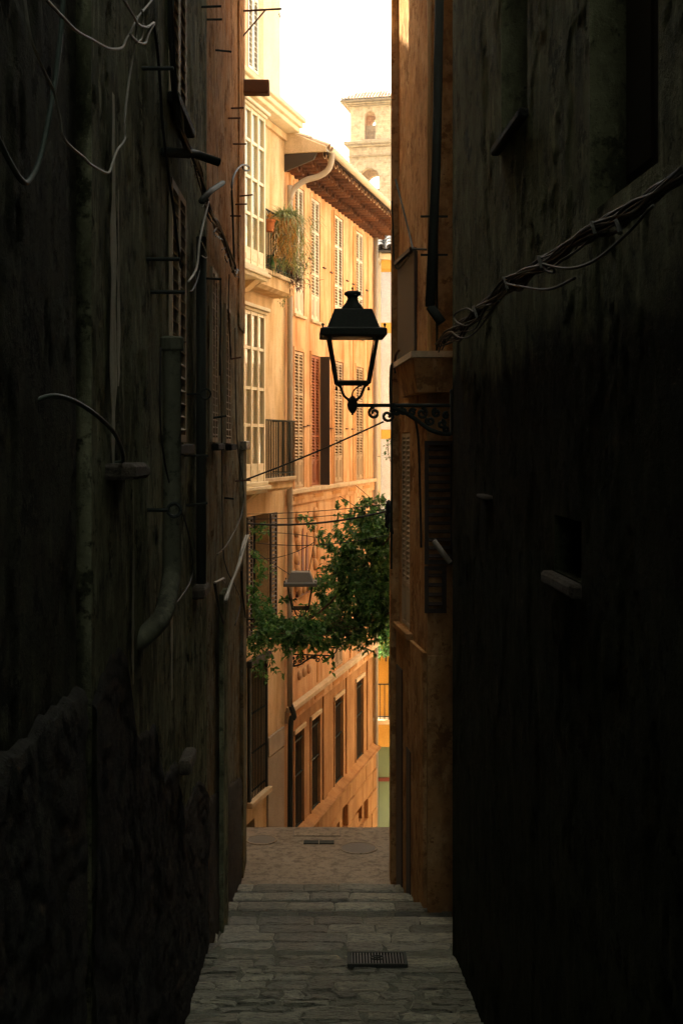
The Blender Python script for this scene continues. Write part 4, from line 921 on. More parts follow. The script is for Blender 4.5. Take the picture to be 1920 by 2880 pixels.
# ------------------------------------------------------------------ bell tower
DT = 70.0; TS = DT/120.0
FT = Fr((985-CX)/F*DT, DT, R(-13), ZS-.5); zt_b = FT.zb
ht = froot(FT, 'bell_tower', 'pale stone bell tower with arched openings and a tiled roof above the eaves', 'tower')
ty = lambda y: ZE + (CY-y)/F*(DT-.5)
TW = FT.px(1096)[0]
def arch_face(m, T, a0, a1, z0, z1, ac, r, zs, zbm, th, n=10):
    """wall with one arched opening; T maps (a, depth, z) to local"""
    def q(*p): m.quad(*[T(*x) for x in p])
    for dd in (0, th):
        q((a0,dd,z0),(ac-r,dd,z0),(ac-r,dd,z1),(a0,dd,z1)); q((ac+r,dd,z0),(a1,dd,z0),(a1,dd,z1),(ac+r,dd,z1))
        q((ac-r,dd,z0),(ac+r,dd,z0),(ac+r,dd,zbm),(ac-r,dd,zbm))
        for k in range(n):
            t0, t1 = math.pi*(1-k/n), math.pi*(1-(k+1)/n)
            p0, p1 = (ac+r*math.cos(t0), zs+r*math.sin(t0)), (ac+r*math.cos(t1), zs+r*math.sin(t1))
            q((p0[0],dd,p0[1]),(p1[0],dd,p1[1]),(p1[0],dd,z1),(p0[0],dd,z1))
    for k in range(n):
        t0, t1 = math.pi*(1-k/n), math.pi*(1-(k+1)/n)
        p0, p1 = (ac+r*math.cos(t0), zs+r*math.sin(t0)), (ac+r*math.cos(t1), zs+r*math.sin(t1))
        q((p0[0],0,p0[1]),(p0[0],th,p0[1]),(p1[0],th,p1[1]),(p1[0],0,p1[1]))
    q((ac-r,0,zbm),(ac-r,th,zbm),(ac-r,th,zs),(ac-r,0,zs)); q((ac+r,0,zs),(ac+r,th,zs),(ac+r,th,zbm),(ac+r,0,zbm)); q((ac-r,0,zbm),(ac+r,0,zbm),(ac+r,th,zbm),(ac-r,th,zbm))
def belfry(name, a0, a1, z0, z1, r, zs, zbm, ac, th=.6*70/120):
    m = MB(); wd = a1-a0; zz = lambda z: z-zt_b
    arch_face(m, lambda a,d,z: (a, d, zz(z)), a0, a1, z0, z1, ac, r, zs, zbm, th)
    arch_face(m, lambda a,d,z: (a, wd-d, zz(z)), a0, a1, z0, z1, ac, r, zs, zbm, th)
    for s_ in (0, 1):
        f_ = (lambda a,d,z: (a0+d, a-a0, zz(z))) if s_ == 0 else (lambda a,d,z: (a1-d, a-a0, zz(z)))
        arch_face(m, f_, a0, a1, z0, z1, (a0+a1)/2, r, zs, zbm, th)
    m.box(a0+.02, a1-.02, .02, wd-.02, zz(z1)-.08, zz(z1)-.02); m.box(a0+.02, a1-.02, .02, wd-.02, zz(z0)+.02, zz(z0)+.08)
    return m.build(name, M['tower'], ht)
acu = (FT.px(1025)[0]+FT.px(1055)[0])/2; ru = (FT.px(1055)[0]-FT.px(1025)[0])/2
acl = (FT.px(1010)[0]+FT.px(1066)[0])/2; rl_ = (FT.px(1066)[0]-FT.px(1010)[0])/2
belfry('upper_belfry', 0, TW, ty(394), ty(292), ru, ty(324), ty(388), acu)
belfry('lower_belfry', -.12*TS, TW+.15*TS, ty(655), ty(436), rl_, ty(498), ty(640), acl)
m = MB(); m.box(-.1*TS, TW+.13*TS, .02, TW+.2*TS, 0, ty(655.2)-zt_b); m.build('shaft', M['tower'], ht)
m = MB(); m.box(acu-ru-.06, acu+ru+.06, .62*TS, .75*TS, ty(389)-zt_b, ty(345)-zt_b); m.build('parapet', M['tower'], ht)
for e, y0, y1 in ((.55,404,394.3),(.38,410,404.1),(.14,434,410.1),(.24,437,434.1),(.12,299,294),(.30,294,289),(.48,289,284.6)):
    e *= TS; m = MB(); m.box(-.0-e, TW+e, -e, TW+e, ty(y0)-zt_b, ty(y1)-zt_b); m.build('moulding', M['tower'], ht, bevel=.03)
m = MB(); e = .85*TS; zr = ty(284)-zt_b; ce = TW/2
m.add([(-e,-e,zr),(TW+e,-e,zr),(TW+e,TW+e,zr),(-e,TW+e,zr),(-e,-e,zr+.06),(TW+e,-e,zr+.06),(TW+e,TW+e,zr+.06),(-e,TW+e,zr+.06),(ce,ce,zr+1.75*TS)],
      [(3,2,1,0),(0,1,5,4),(1,2,6,5),(2,3,7,6),(3,0,4,7),(4,5,8),(5,6,8),(6,7,8),(7,4,8)]); rf = m.build('roof', M['tile'], ht)
tt = barrel('roof_tile', .13*TS, .8*TS, .03*TS, M['tile'], 6)
n = int((TW+2*e)/(.29*TS))
for r_ in range(3):
    for k in range(n+1):
        x = -e+(.12+.29*k)*TS; f_ = .95*r_*.55*TS
        if abs(x-ce) < ce+e-f_*1.0: inst('roof_tile', tt, rf, (x, -e-.04+f_*.98, zr+.07+f_*.60), (R(30),0,0))
m = MB(); m.lathe([(r_*TS, z_*TS) for r_, z_ in ((.05,1.0),(.35,.95),(.42,.8),(.48,.3),(.62,.05),(.66,0),(.55,0))], (acl+.1*TS, 1.9*TS, ty(560)-zt_b), 16); m.box(acl-.7*TS,acl+.9*TS,1.75*TS,2.05*TS,ty(560)+1.0*TS-zt_b,ty(560)+1.4*TS-zt_b); m.build('bell', M['bronze'], ht)
# ------------------------------------------------------------------ street lamps
def spiral(c, r0, turns, start, ccw=1, n=18, r1=.25):
    return [Vector((c[0]+(r0*(1-(1-r1)*i/n))*math.cos(start+ccw*2*math.pi*turns*i/n), c[1], c[2]+(r0*(1-(1-r1)*i/n))*math.sin(start+ccw*2*math.pi*turns*i/n))) for i in range(n+1)]
def lantern(name, label, loc, rz, s=1.0, roofmat='iron', chimney=True, arm=.78, scroll=True, group='wall lanterns'):
    t = root(name, label, 'street lamp', loc, rz, group); t.scale = (s, s, s); Q2 = math.sqrt(2); I = M['iron']
    if chimney:
        MB().lathe([(.087,.762),(.089,.775),(.084,.79),(.055,.825),(.040,.857),(.046,.875),(.067,.888),(.067,.905),(.05,.917),(.02,.922)], seg=20).build('chimney', I, t, smooth=True)
        MB().lathe([(.004,.918),(.004,.93),(.009,.938),(.009,.946),(.002,.953)], seg=8).build('finial', I, t)
    else:
        MB().lathe([(.11,.762),(.11,.768),(.10,.768),(.10,.764)], seg=24).build('top_ring', M['lampgrey'], t)
    MB().lathe([(.21*Q2,.606),(.15*Q2,.761),(.14*Q2,.765)], seg=4, rot=math.pi/4).build('roof', M[roofmat], t, bevel=.004)
    fr_ = MB().lathe([(.23*Q2,.543),(.262*Q2,.548),(.262*Q2,.60),(.225*Q2,.612),(.20*Q2,.606)], seg=4, rot=math.pi/4).build('roof_rim', M[roofmat], t, bevel=.004)
    kn = MB().lathe([(.006,0),(.006,.012),(.011,.018),(.011,.028),(.003,.034)], seg=8).mesh('knob', I)
    for x in (-.243,.243):
        for y in (-.243,.243): inst('knob', kn, fr_, (x, y, .606))
    MB().lathe([(.10,.538),(.16,.541),(.17,.556)], seg=20).build('reflector', M['sash'], t, smooth=True)
    c0 = [(-.190,-.190,.545),(.190,-.190,.545),(.190,.190,.545),(-.190,.190,.545)]; c1 = [(-.128,-.128,.18),(.128,-.128,.18),(.128,.128,.18),(-.128,.128,.18)]
    for a, b in zip(c0, c1):
        MB().tube([a, b], .015, 4).build('post', I, t)
    for i in range(4):
        j = (i+1) % 4; k = .965
        MB().quad(*[(p[0]*k, p[1]*k, p[2]) for p in (c1[i], c1[j], c0[j], c0[i])]).build('pane', M['lampglass'], t)
    m = MB()
    for i in range(4): m.tube([c1[i], c1[(i+1) % 4]], .017, 4)
    m.lathe([(.12,.174),(.12,.178)], seg=4, rot=math.pi/4) if False else None
    m.build('base_rim', I, t)
    for x in (-1, 1):
        MB().tube(smooth_path([(x*.125,0,.17),(x*.098,0,.15),(x*.085,0,.12),(x*.066,0,.075),(x*.03,0,.045)], 4), .011, 8).build('yoke_arm', I, t, smooth=True)
        MB().lathe([(.010,-.03),(.012,-.02),(.006,-.008),(.008,.0)], (x*.13,0,.15), 8).build('drop_finial', I, t)
    MB().tube(smooth_path([(.08,0,.165),(.03,0,.14),(.0,0,.10),(-.005,0,.05)], 5), .006, 6).build('lamp_cable', I, t)
    MB().lathe([(.012,-.078),(.008,-.07),(.022,-.055),(.036,-.03),(.044,.005),(.036,.03),(.046,.04),(.03,.055),(.012,.075)], seg=14).build('hub', I, t, smooth=True)
    MB().tube([(.03,0,0),(arm,0,0)], .015, 8).build('arm', I, t, smooth=True)
    MB().box(arm-.012, arm+.02, -.05, .05, -.24, .13).build('wall_plate', M['pipe_dk'], t, bevel=.005)
    if scroll:
        k = arm/.78
        for c, r_, st_, cc in (((.17*k,0,-.062),.047,1.6,1),((.275*k,0,-.085),.052,1.2,-1),((.40*k,0,-.045),.03,1.6,1),((.545*k,0,-.065),.045,1.6,-1),((.66*k,0,-.06),.035,1.6,1),((.70*k,0,-.15),.035,1.6,-1),((.47*k,0,-.055),.030,.4,1),((.61*k,0,-.125),.036,2.4,1),((.345*k,0,-.05),.026,0.,-1),((.735*k,0,-.08),.026,1.,1),((.735*k,0,-.19),.024,2.,1)):
            MB().tube(spiral(c, r_, 1.35, st_, cc), .0125, 6).build('scroll', I, t, smooth=True)
        MB().tube(smooth_path([(.32*k,0,-.02),(.40*k,0,-.05),(.50*k,0,-.115),(.60*k,0,-.19),(.70*k,0,-.225),(.77*k,0,-.23)], 5), .018, 7).build('brace', I, t, smooth=True)
        MB().box(.315*k-.02, .315*k+.02, -.02, .02, -.03, .02).build('arm_collar', I, t, bevel=.004)
    return t
c = P(991, 1140, 10.3)
lantern('street_lamp', 'large black lantern on scrolled bracket, silhouetted against the bright street', c, R(2), 1.0, arm=.80)
c = P(845, 1742, 20.0)
lantern('street_lamp', 'lantern with weathered grey roof standing among the vine leaves', c, R(180), .98, 'lampgrey', False, 1.25, False)
a3 = FB.w(.30, .84, L(-3.98)); 
lantern('street_lamp', 'lantern on ornate bracket half hidden under the hanging vine', a3, math.atan2(-FB.n.y, -FB.n.x), .95, arm=.84)

# ------------------------------------------------------------------ covers and drains in the paving
def floor_at(d): return ZE - floor_drop(d)
gx, gd = .275, 9.9
t = root('drain_grate', 'square slotted drain grate set in the near paving', 'drain', (gx, gd, floor_at(gd)+.034)); t.rotation_euler = (R(-5.7), 0, 0)
m = MB()
for x0,x1,y0,y1 in ((-.23,-.205,-.16,.16),(.205,.23,-.16,.16),(-.205,.205,-.16,-.14),(-.205,.205,.14,.16)): m.box(x0,x1,y0,y1,-.02,.008)
m.build('frame', M['pipe_dk'], t)
MB().box(-.204,.204,-.139,.139,-.02,-.012).build('pit', M['dark'], t)
bm_ = MB().box(-.0045,.0045,-.139,.139,-.011,.006).mesh('bar', M['lampgrey'])
for k in range(18): inst('bar', bm_, t, (-.195+.0229*k, 0, 0))
MB().tube([(.05*math.cos(k*math.pi/8), .05*math.sin(k*math.pi/8), .009) for k in range(17)], .006, 5).build('emblem_ring', M['pipe_dk'], t)
MB().box(-.03,.03,-.006,.006,.006,.014).build('emblem_bar', M['pipe_dk'], t)
for x, d, r_, lab in ((.205,15.4,.225,'round iron manhole cover on the landing near the lit corner'),(-.98,15.72,.19,'round worn manhole cover on the landing by the left corner')):
    t = root('manhole_cover', lab, 'manhole cover', (x, d, ZE-4.909+.012), 0, 'covers on the landing')
    MB().lathe([(r_,-.01),(r_,.004),(r_*.93,.006),(r_*.92,.001)], seg=28).build('rim', M['landing'], t); MB().lathe([(r_*.90,-.01),(r_*.90,.003),(r_*.4,.0045)], seg=28).build('lid', M['cover'], t)
t = root('drain_grate', 'narrow black gully grate on the landing between two manhole covers', 'drain', (-.275, 15.62, ZE-4.909+.014))
for s_ in (-1, 1): MB().box(s_*.095-.09, s_*.095+.09, -.06, .06, -.01, .004).build('cover', M['pipe_dk'], t)
t = root('access_cover', 'rectangular stone access cover at the edge of the landing', 'cover', (-.27, 15.98, ZE-4.909+.012))
MB().box(-.32,.25,-.10,.10,-.01,.003).build('slab', M['landing'], t); MB().box(-.33,.26,-.11,.11,-.012,.0).build('frame', M['cover'], t)

# ------------------------------------------------------------------ plants
def add_leaf(m, p, d, up, ln, wd, fold=.25):
    d = d.normalized(); s_ = d.cross(up); s_ = s_.normalized() if s_.length > 1e-4 else Vector((1,0,0)); n = s_.cross(d)
    b = len(m.v); mid = p + d*ln*.45
    m.v += [tuple(p), tuple(mid + s_*wd*.5 + n*wd*fold), tuple(p + d*ln - n*ln*.12), tuple(mid - s_*wd*.5 + n*wd*fold), tuple(mid)]
    m.f += [(b,b+4,b+1),(b+4,b+2,b+1),(b,b+3,b+4),(b+4,b+3,b+2)]
rv = random.Random(42)
def rdir(): 
    v = Vector((rv.gauss(0,1), rv.gauss(0,1), rv.gauss(0,1))); return v.normalized()
vine = root('climbing_vine', 'dense green climbing vine strung across the street over the lower lamps', 'vine', P(1000,1850,19.5))
clumps = [(1005,1495,62,19.6),(1050,1475,52,19.2),(955,1570,52,19.8),(1035,1580,80,19.6),(1078,1545,55,19.0),(1075,1490,38,19.0),(925,1650,48,20.4),(1005,1680,80,19.6),(1072,1670,60,19.0),(905,1725,48,20.6),(975,1750,58,19.8),(1045,1755,48,19.4),
          (728,1700,30,19.6),(748,1765,36,19.5),(795,1772,36,19.5),(850,1782,36,19.4),(905,1770,38,19.5),(720,1660,20,19.6),(768,1745,42,19.8),(835,1768,40,19.4),(738,1780,36,19.4),(795,1785,32,19.4),(872,1785,36,19.4),(925,1788,32,19.4),(722,1820,16,19.2),(1060,1520,50,19.3),(1070,1620,55,19.3),(1020,1640,60,19.5),(990,1600,50,19.5),(1060,1710,45,19.2),(1000,1800,20,19.3),(1020,1815,14,19.3),(735,1600,20,20.3),(745,1480,18,21.0),(980,1780,30,19.3),(880,1760,42,20.5),(1085,1600,50,19.0),(1085,1720,40,19.0)]
wisps = [(1045,1425,34,19.2),(1010,1450,30,19.4),(965,1425,16,19.5),(905,1500,18,19.6),(890,1515,15,19.6),(870,1460,12,20),(935,1530,26,19.8),(730,1860,14,19.2),(755,1870,12,19.2),(850,1452,12,20.0),(1085,1440,30,19.0),(1020,1400,14,19.2),(800,1690,10,20),(700+28,1560,10,20),(935,1845,10,19.4),(690+45,1885,10,19.2)]
lm = MB(); dm = MB()
for cl, dens in ((clumps, 1.0), (wisps, .55)):
    for px_, py_, rp_, d in cl:
        c = P(px_, py_, d); r_ = rp_/F*d
        nsub = max(3, int(dens*(r_/.14)**2*14))
        for _ in range(nsub):
            dv = rdir(); q = c + dv*r_*(rv.uniform(.25,1.0)**.6)*1.05; q.y = c.y + dv.y*min(r_,.35)*1.2
            axis = (rdir() + Vector((0,-.25,-.15))).normalized(); ln = rv.uniform(.10,.24); sag_ = rv.uniform(.0,.5)
            for k in range(rv.randint(7,11)):
                f_ = k/9; p = q + axis*ln*f_ - Vector((0,0,sag_*ln*f_*f_)); sd = rdir()
                add_leaf(lm, p, (axis*.4 + sd + Vector((0,-.15,-.35))), Vector((rv.gauss(0,.5), rv.gauss(0,.5)-.3, 1)).normalized(), rv.uniform(.06,.115), rv.uniform(.036,.062))
lm.build('foliage', M['leaf'], vine, world=True, kind='stuff')
m = MB()
for pts, r_ in (([(1105,1500,18.6),(1050,1560,19.2),(980,1640,19.6),(900,1720,19.8),(820,1765,19.7),(740,1770,19.6),(680,1760,19.4)],.018),([(1105,1640,18.6),(1030,1700,19.3),(940,1760,19.6),(860,1790,19.5),(760,1800,19.5)],.014),([(1100,1720,18.7),(1010,1765,19.3),(900,1775,19.4),(800,1775,19.3)],.010),([(1095,1460,18.8),(1040,1400,19.2),(1000,1365,19.3)],.005),([(1080,1480,18.9),(1000,1425,19.3),(955,1395,19.5)],.005)):
    m = MB(); m.tube(smooth_path([P(*p) for p in pts], 5), r_, 6); m.build('stem', M['stem'], vine, world=True, smooth=True)
for k in range(9):
    px_, py_ = rv.uniform(760,960), rv.uniform(1740,1800); m = MB(); m.tube(smooth_path([P(px_,py_,19.2), P(px_+rv.uniform(10,40),py_+rv.uniform(-30,20),19.1), P(px_+rv.uniform(50,90),py_+rv.uniform(-10,25),19.2)], 5), .004, 5); m.build('tendril', M['stem'], vine, world=True)

def ribbon(m, p, d, ln, wd, droop, n=6):
    d = d.normalized(); s_ = d.cross(Vector((0,0,1))); s_ = s_.normalized() if s_.length > .01 else Vector((1,0,0)); b = len(m.v)
    for i in range(n+1):
        f_ = i/n; q = p + d*ln*f_ - Vector((0,0,droop*ln*f_*f_)); w_ = wd*(1-f_**2*.92)*(.55+.45*min(1,f_*4))
        m.v += [tuple(q - s_*w_*.5), tuple(q + s_*w_*.5)]
    for i in range(n): m.f.append((b+2*i, b+2*i+1, b+2*i+3, b+2*i+2))
def fpt(px_, py_, o): 
    a, z = FA.pz(px_, py_, o); return FA.w(a, o, z)
def pot(t, c, r_, h, mat):
    MB().lathe([(r_*.68,0),(r_*.72,.01),(r_*.95,h*.80),(r_*1.08,h*.81),(r_*1.08,h),(r_*.92,h),(r_*.90,h*.85)], c, 18).build('pot', M[mat], t, world=True, smooth=False)
# grassy hanging plant
c = fpt(803, 640, .52); t = root('potted_plant', 'bushy pale grass plant spilling from a terracotta pot on the balcony rail', 'potted plant', c); pot(t, c, .12, .20, 'terracotta')
m = MB(); tp = c + Vector((0,0,.20))
for k in range(620):
    th = rv.uniform(0, 2*math.pi); e = rv.uniform(.1,1.2); ribbon(m, tp + Vector((rv.gauss(0,.06), rv.gauss(0,.06), -.02)), Vector((math.cos(th)*math.cos(e), math.sin(th)*math.cos(e), math.sin(e))), rv.uniform(.24,.50), .020, rv.uniform(.3,1.3))
for k in range(620):
    th = rv.uniform(0, 2*math.pi); q = tp + Vector((rv.gauss(.12,.17), rv.gauss(-.08,.13), -rv.uniform(.0,.85))); ribbon(m, q, Vector((math.cos(th), math.sin(th), rv.uniform(-.5,.7))), rv.uniform(.10,.24), .017, .9)
m.build('grass_blades', M['leaf_pale'], t, world=True, kind='stuff')
m = MB()
for k in range(260):
    q = tp + Vector((rv.gauss(-.06 if k % 2 else .13,.05), -.30+rv.gauss(0,.07), -rv.uniform(.05,.70))); ribbon(m, q, Vector((rv.gauss(0,.7), rv.gauss(0,.6), -.7)), rv.uniform(.12,.24), .014, .3)
m.build('dry_strands', M['leaf_dry'], t, world=True, kind='stuff')
c = fpt(757, 652, .40); t = root('potted_plant', 'small orange pot with sparse leaves hung beside the upper glazed bay', 'potted plant', c); pot(t, c, .10, .20, 'terracotta')
m = MB(); 
for k in range(60): 
    v = rdir(); v.z = abs(v.z)*.5; add_leaf(m, c+Vector((0,0,.2))+v*rv.uniform(.02,.14), v+Vector((0,0,-.2)), Vector((0,0,1)), rv.uniform(.06,.11), .04)
m.build('foliage', M['leaf_dry'], t, world=True, kind='stuff')
c = fpt(758, 774, .30); t = root('potted_plant', 'yellow pot with arching strap leaves on the upper balcony floor', 'potted plant', c); pot(t, c, .13, .30, 'pot_y')
m = MB()
for k in range(60):
    th = rv.uniform(0, 2*math.pi); e = rv.uniform(.2,1.1); ribbon(m, c+Vector((0,0,.29)), Vector((math.cos(th)*math.cos(e), math.sin(th)*math.cos(e), math.sin(e))), rv.uniform(.28,.5), .026, rv.uniform(.8,1.6))
m.build('strap_leaves', M['leaf'], t, world=True, kind='stuff')
c = fpt(815, 770, .36); t = root('potted_plant', 'purple leaved plant trailing over the edge of the upper balcony', 'potted plant', c); pot(t, c, .10, .16, 'terracotta')
m = MB()
for k in range(240):
    q = c + Vector((rv.gauss(.02,.15), rv.gauss(-.05,.09), rv.uniform(-.25,.28))); add_leaf(m, q, rdir()+Vector((.2,-.2,-.4)), Vector((0,0,1)), rv.uniform(.08,.17), .028)
m.build('foliage', M['leaf_red'], t, world=True, kind='stuff')
m = MB()
for k in range(110):
    th = rv.uniform(0, 2*math.pi); ribbon(m, c+Vector((rv.gauss(.05,.1),rv.gauss(0,.06),.12)), Vector((math.cos(th), math.sin(th), .6)), rv.uniform(.2,.4), .014, 1.4)
for k in range(60):
    q = c + Vector((rv.gauss(-.10,.05), -.06, -rv.uniform(.1,.62))); add_leaf(m, q, rdir()+Vector((0,0,-.6)), Vector((0,0,1)), rv.uniform(.04,.07), .025)
m.build('trailing_leaves', M['leaf_pale'], t, world=True, kind='stuff')
# greenery on the far balcony
c = P(1080, 1850, 33.3); t = root('balcony_shrub', 'dark shrub growing above the balcony of the white house', 'shrub', c)
m = MB()
for k in range(900):
    q = P(rv.gauss(1085,22), rv.uniform(1690,1845), 33.2+rv.gauss(0,.18)); add_leaf(m, q, rdir()+Vector((0,0,-.4)), Vector((0,0,1)), rv.uniform(.10,.22), .06)
m.build('foliage', M['leaf'], t, world=True, kind='stuff')
MB().tube([P(1085,1860,33.3), P(1085,1760,33.3)], .03, 6).build('stem', M['stem'], t, world=True)
c = P(1100, 1330, 15.7); t = root('wall_weed', 'small leafy sprig growing from the right corner beneath the big lantern', 'plant', c)
m = MB(); 
for k in range(26): q = P(rv.gauss(1090,5), rv.uniform(1232,1290), 15.75); add_leaf(m, q, rdir()+Vector((-.4,0,-.3)), Vector((0,0,1)), .055, .03)
m.build('foliage', M['leaf'], t, world=True, kind='stuff'); MB().tube([P(1106,1325,15.75), P(1092,1280,15.75), P(1089,1235,15.75)], .004, 5).build('stem', M['stem'], t, world=True)

# ------------------------------------------------------------------ cables
def cable(label, pts, r_, mat='cable', n=6, seg=6, name='cable', group=None):
    o = MB().tube(smooth_path(pts, n), r_, seg).build(name, M[mat], smooth=True); return tag(o, label, 'cable', group)
def onL(px_, py_, o=.06): a, z = FL.pz(px_, py_, o); return FL.w(a, o, z)
def onR(px_, py_, o=.06): a, z = FR.pz(px_, py_, o); return FR.w(a, o, z)
S5 = .4592
def c5(*pts, o=.06): return [onL(x*S5, y*S5, o) for x, y in pts]
def c6(*pts, o=.06): return [onL(x*S5, 950+y*S5, o) for x, y in pts]
# near left loops
cable('thin pale cable sagging in a loop near the alley top, upper of two', c5((260,-30),(390,110),(470,190),(560,240),(640,285),(690,300),(750,290),(780,230),(800,200),(850,100),(930,0),(950,-60), o=.12), .0055, 'cable_w')
cable('thin pale cable hanging in a deep pointed loop below the other', c5((150,-30),(190,230),(270,430),(330,560),(370,730),(400,860),(520,970),(560,1010),(660,1060),(690,1000),(720,920),(765,850),(765,740),(790,500),(830,250),(840,100), o=.12), .005, 'cable_w')
cable('thick green cable drooping in the foremost loop on the left', c5((390,-40),(370,250),(320,620),(250,960),(180,1105),(130,1100),(60,990),(0,870),(-60,760), o=.10), .0085, 'cable_g')
cable('tangled pale cable tail under the junction by the top', c5((760,0),(820,100),(850,150),(900,165),(945,140),(910,210),(890,265),(840,255),(800,210), o=.13), .006, 'cable_w')
cable('second tangled pale tail beside the junction by the top', c5((870,60),(880,120),(870,230),(835,262), o=.13), .005, 'cable_w')
cable('black cable running straight down from the upper junction', c5((940,150),(965,300),(985,560),(1000,800),(1030,1050),(1060,1250),(1090,1500),(1110,1640), o=.07), .008)
# bundle along the left wall
t = root('cable_bundle', 'tangled bundle of black cables running along the left wall to the corner', 'cable', FL.w(8.5, .05, L(1.2)))
base = [(1040,-40),(1050,200),(1065,500),(1100,720),(1130,850),(1180,950),(1215,1030),(1250,1180),(1290,1290),(1330,1390),(1370,1450),(1400,1540),(1430,1640),(1450,1670)]
for k in range(9):
    pts = c5(*[(x+rv.gauss(0,8), y+rv.gauss(0,14)) for x, y in base], o=.06+.012*(k % 4)); MB().tube(smooth_path(pts, 5), rv.choice((.006,.008,.010)), 5).build('strand', M['cable_w'] if k == 8 else M['cable'], t, world=True, smooth=True)
for k in range(16):
    x, y = base[rv.randint(4, len(base)-2)]; pts = c5((x,y),(x+rv.uniform(-30,30),y+rv.uniform(20,60)),(x+rv.uniform(-20,40),y+rv.uniform(60,110)), o=.09); MB().tube(smooth_path(pts, 5), .004, 5).build('loose_end', M['cable_w'] if k % 3 == 0 else M['cable'], t, world=True)
cable('pale cable tail hanging off the tilted insulator', c5((1278,1235),(1255,1330),(1225,1470),(1205,1640),(1155,1725), o=.13), .0075, 'cable_w')
cable('thin pale wire with a hooked end below the insulator', c5((1235,1480),(1262,1540),(1265,1580),(1235,1565), o=.10), .004, 'cable_w')
cable('green wire trailing below the pale cable tail', c5((1215,1600),(1222,1660),(1195,1750),(1165,1790), o=.12), .005, 'cable_g')
for lab, pts, r_ in (('black wire down the corner wall, nearest the louvres', ((1350,1700),(1352,2000),(1345,2300)), .006), ('black wire down the corner wall, nearest the street', ((1405,1680),(1400,1900),(1415,2200)), .006)):
    cable(lab, c5(*pts, o=.05), r_)
cable('long thin black wire bowing outwards beside the street corner', c6((1440,-60),(1450,600),(1490,900),(1480,1080),(1400,1250),(1330,1330), o=.06), .005)
cable('long thin black wire looping down past the louvred windows', c6((985,60),(985,560),(1040,900),(1120,1080),(1165,1250),(1180,1450),(1100,1600),(980,1720), o=.09), .005)
cable('thin black wire crossing from pier to louvres', c6((1350,100),(1360,700),(1365,1250),(1390,1420),(1440,1520),(1475,1620),(1440,1760), o=.06), .005)
t = root('cable_bundle', 'whitewashed bundle of cables slanting up to the street corner', 'cable', onL(634,1685))
for k in range(5): MB().tube(smooth_path(c6(*[(x+rv.gauss(0,5), y+rv.gauss(0,6)) for x, y in ((1382,1605),(1420,1500),(1470,1370),(1490,1290),(1518,1215))], o=.08+.01*k), 5), .010, 6).build('strand', M['cable_w'], t, world=True, smooth=True)
cable('whitewashed cable end with black sleeve by the corner', c6((1315,1500),(1340,1490),(1370,1475),(1375,1500),(1360,1480), o=.07), .010, 'cable_w')
cable('short black cable stub hanging under the whitewashed end', c6((1315,1505),(1330,1600),(1350,1680),(1370,1750), o=.07), .012)
cable('short black hose end hanging at the street corner', c6((1480,1430),(1485,1560),(1505,1710), o=.06), .012)
cable('stiff black conduit with a ring top climbing the orange corner', c5((1435,1640),(1425,1300),(1420,1150),(1435,1070),(1470,1020),(1500,1010),(1525,1025),(1520,1045),(1495,1040),(1485,1020), o=.05), .011)
# iron brackets holding the bundle
for lab, pts, r_ in (('black iron cable bracket jutting from the left wall, upper', c5((1010,930),(1110,945),(1215,970), o=.02)[:1] + [FL.w(FL.pz(1110*S5,945*S5)[0], .10, FL.pz(1110*S5,945*S5)[1]), FL.w(FL.pz(1110*S5,945*S5)[0]+.1, .24, FL.pz(1110*S5,945*S5)[1]-.03)], .03), ('tilted black insulator arm on the left wall, lower', c5((1235,1230),(1290,1170),(1365,1120), o=.12), .022)):
    o = MB().tube(pts, r_, 8).build('cable_bracket', M['iron'], smooth=True); tag(o, lab, 'bracket')
# bundle along the right wall
S7 = .5357
def c7(*pts, o=.08): return [onR(1080+x*S7, y*S7, o) for x, y in pts]
t = root('cable_bundle', 'thick twisted cable bundle sagging along the dark right wall', 'cable', FR.w(3, .08, L(.8)))
base = [(1560,900),(1420,1010),(1300,1090),(1180,1150),(1060,1220),(940,1310),(820,1380),(730,1440),(640,1490),(560,1570),(480,1640),(400,1720),(330,1760),(290,1800)]
for k in range(24):
    f_a = rv.uniform(.9,2.3)
    ph = rv.uniform(0,6); pts = c7(*[(x+16*math.sin(ph+i*f_a)+rv.gauss(0,7), y+24*math.cos(ph+i*f_a)+abs(rv.gauss(0,13))*(k % 3)) for i, (x, y) in enumerate(base)], o=.06+.014*(k % 4)); MB().tube(smooth_path(pts, 6), rv.choice((.004,.0055,.008)), 6).build('strand', M['cable_m'] if k % 3 == 0 else M['cable'], t, world=True, smooth=True)
for pts in (((1410,1080),(1380,1110),(1270,1230),(1100,1370),(960,1410),(830,1385)),((830,1385),(850,1420),(890,1430),(880,1400)),((640,1490),(720,1505),(860,1520),(1000,1460)),((470,1640),(430,1620),(370,1650),(380,1690),(440,1710),(500,1660)),((350,1740),(390,1770),(440,1770),(500,1720),(600,1580))):
    MB().tube(smooth_path(c7(*pts, o=.12), 6), .006, 6).build('loose_loop', M['cable_m'], t, world=True, smooth=True)
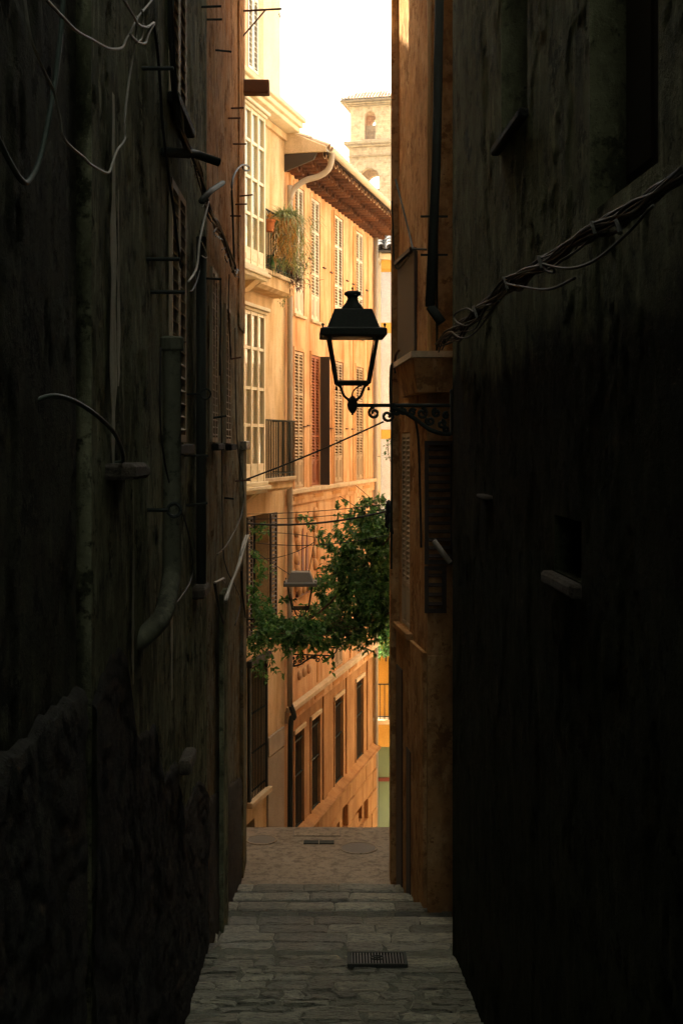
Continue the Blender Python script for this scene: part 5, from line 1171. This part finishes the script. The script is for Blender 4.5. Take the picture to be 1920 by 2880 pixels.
for x, y in ((820,1380),(640,1490),(480,1640),(1100,1200),(1230,1190)):
    MB().tube(c7((x-12,y-30),(x,y),(x+8,y+34), o=.11), .010, 6).build('tie', M['cable_m'], t, world=True)
# cables over the street
cable('taut black cable slanting up from the left corner to the lantern bracket', sag(onL(694,1348,.05), P(1078,1186,14.2), .02), .010)
for lab, a, b, s_, r_ in (('thick black cable crossing the street just above the vine', (690,1472,16.5), (1108,1432,16.6), .085, .014), ('thin wire crossing above the thick street cable, upper', (695,1446,17.5), (1108,1415,17.2), .03, .005), ('thin wire crossing above the thick street cable, lower', (695,1460,17.6), (1108,1428,17.3), .04, .005),
     ('thin wire dipping behind the vine at mid street', (695,1524,18.0), (1108,1500,18), .10, .006), ('slack wire swinging low before the french window', (695,1568,18.4), (885,1524,18.6), .10, .006), ('wire slanting down to the grey lantern', (690,1530,18.4), (817,1617,20.0), .01, .006), ('short stay wire rising from the grey lantern roof', (868,1612,20), (886,1514,19.6), .0, .006), ('wire crossing from louvres into the vine', (695,1500,18.8), (905,1515,19.2), -.04, .005)):
    cable(lab, sag(P(*a), P(*b), s_), r_, n=2)
t = root('cable_junction', 'knot of black cables clamped to the right corner beside the vine', 'cable', P(1095,1430,14.4))
for k in range(14):
    x, y = rv.uniform(1088,1100), rv.uniform(1405,1440); MB().tube(smooth_path([P(x,y,14.15), P(x+rv.uniform(-10,8),y+rv.uniform(5,40),14.1), P(x+rv.uniform(-6,10),y+rv.uniform(30,70),14.15)], 5), rv.choice((.006,.01,.014)), 6).build('strand', M['cable'], t, world=True, smooth=True)

# ------------------------------------------------------------------ warm summer haze
m = MB().box(-168, 168, -30, 248, ZS-1.7, L(24)); o = m.build('haze', None); o['kind'] = 'stuff'
hz, t, b = nodes('haze_air'); t.nodes.remove(b)
pv = N(t, 'ShaderNodeVolumePrincipled'); pv.inputs['Color'].default_value = (1.0, 0.95, 0.86, 1); pv.inputs['Density'].default_value = 0.0004; pv.inputs['Anisotropy'].default_value = 0.3
t.links.new(pv.outputs[0], t.nodes['Material Output'].inputs['Volume']); o.data.materials.append(hz)
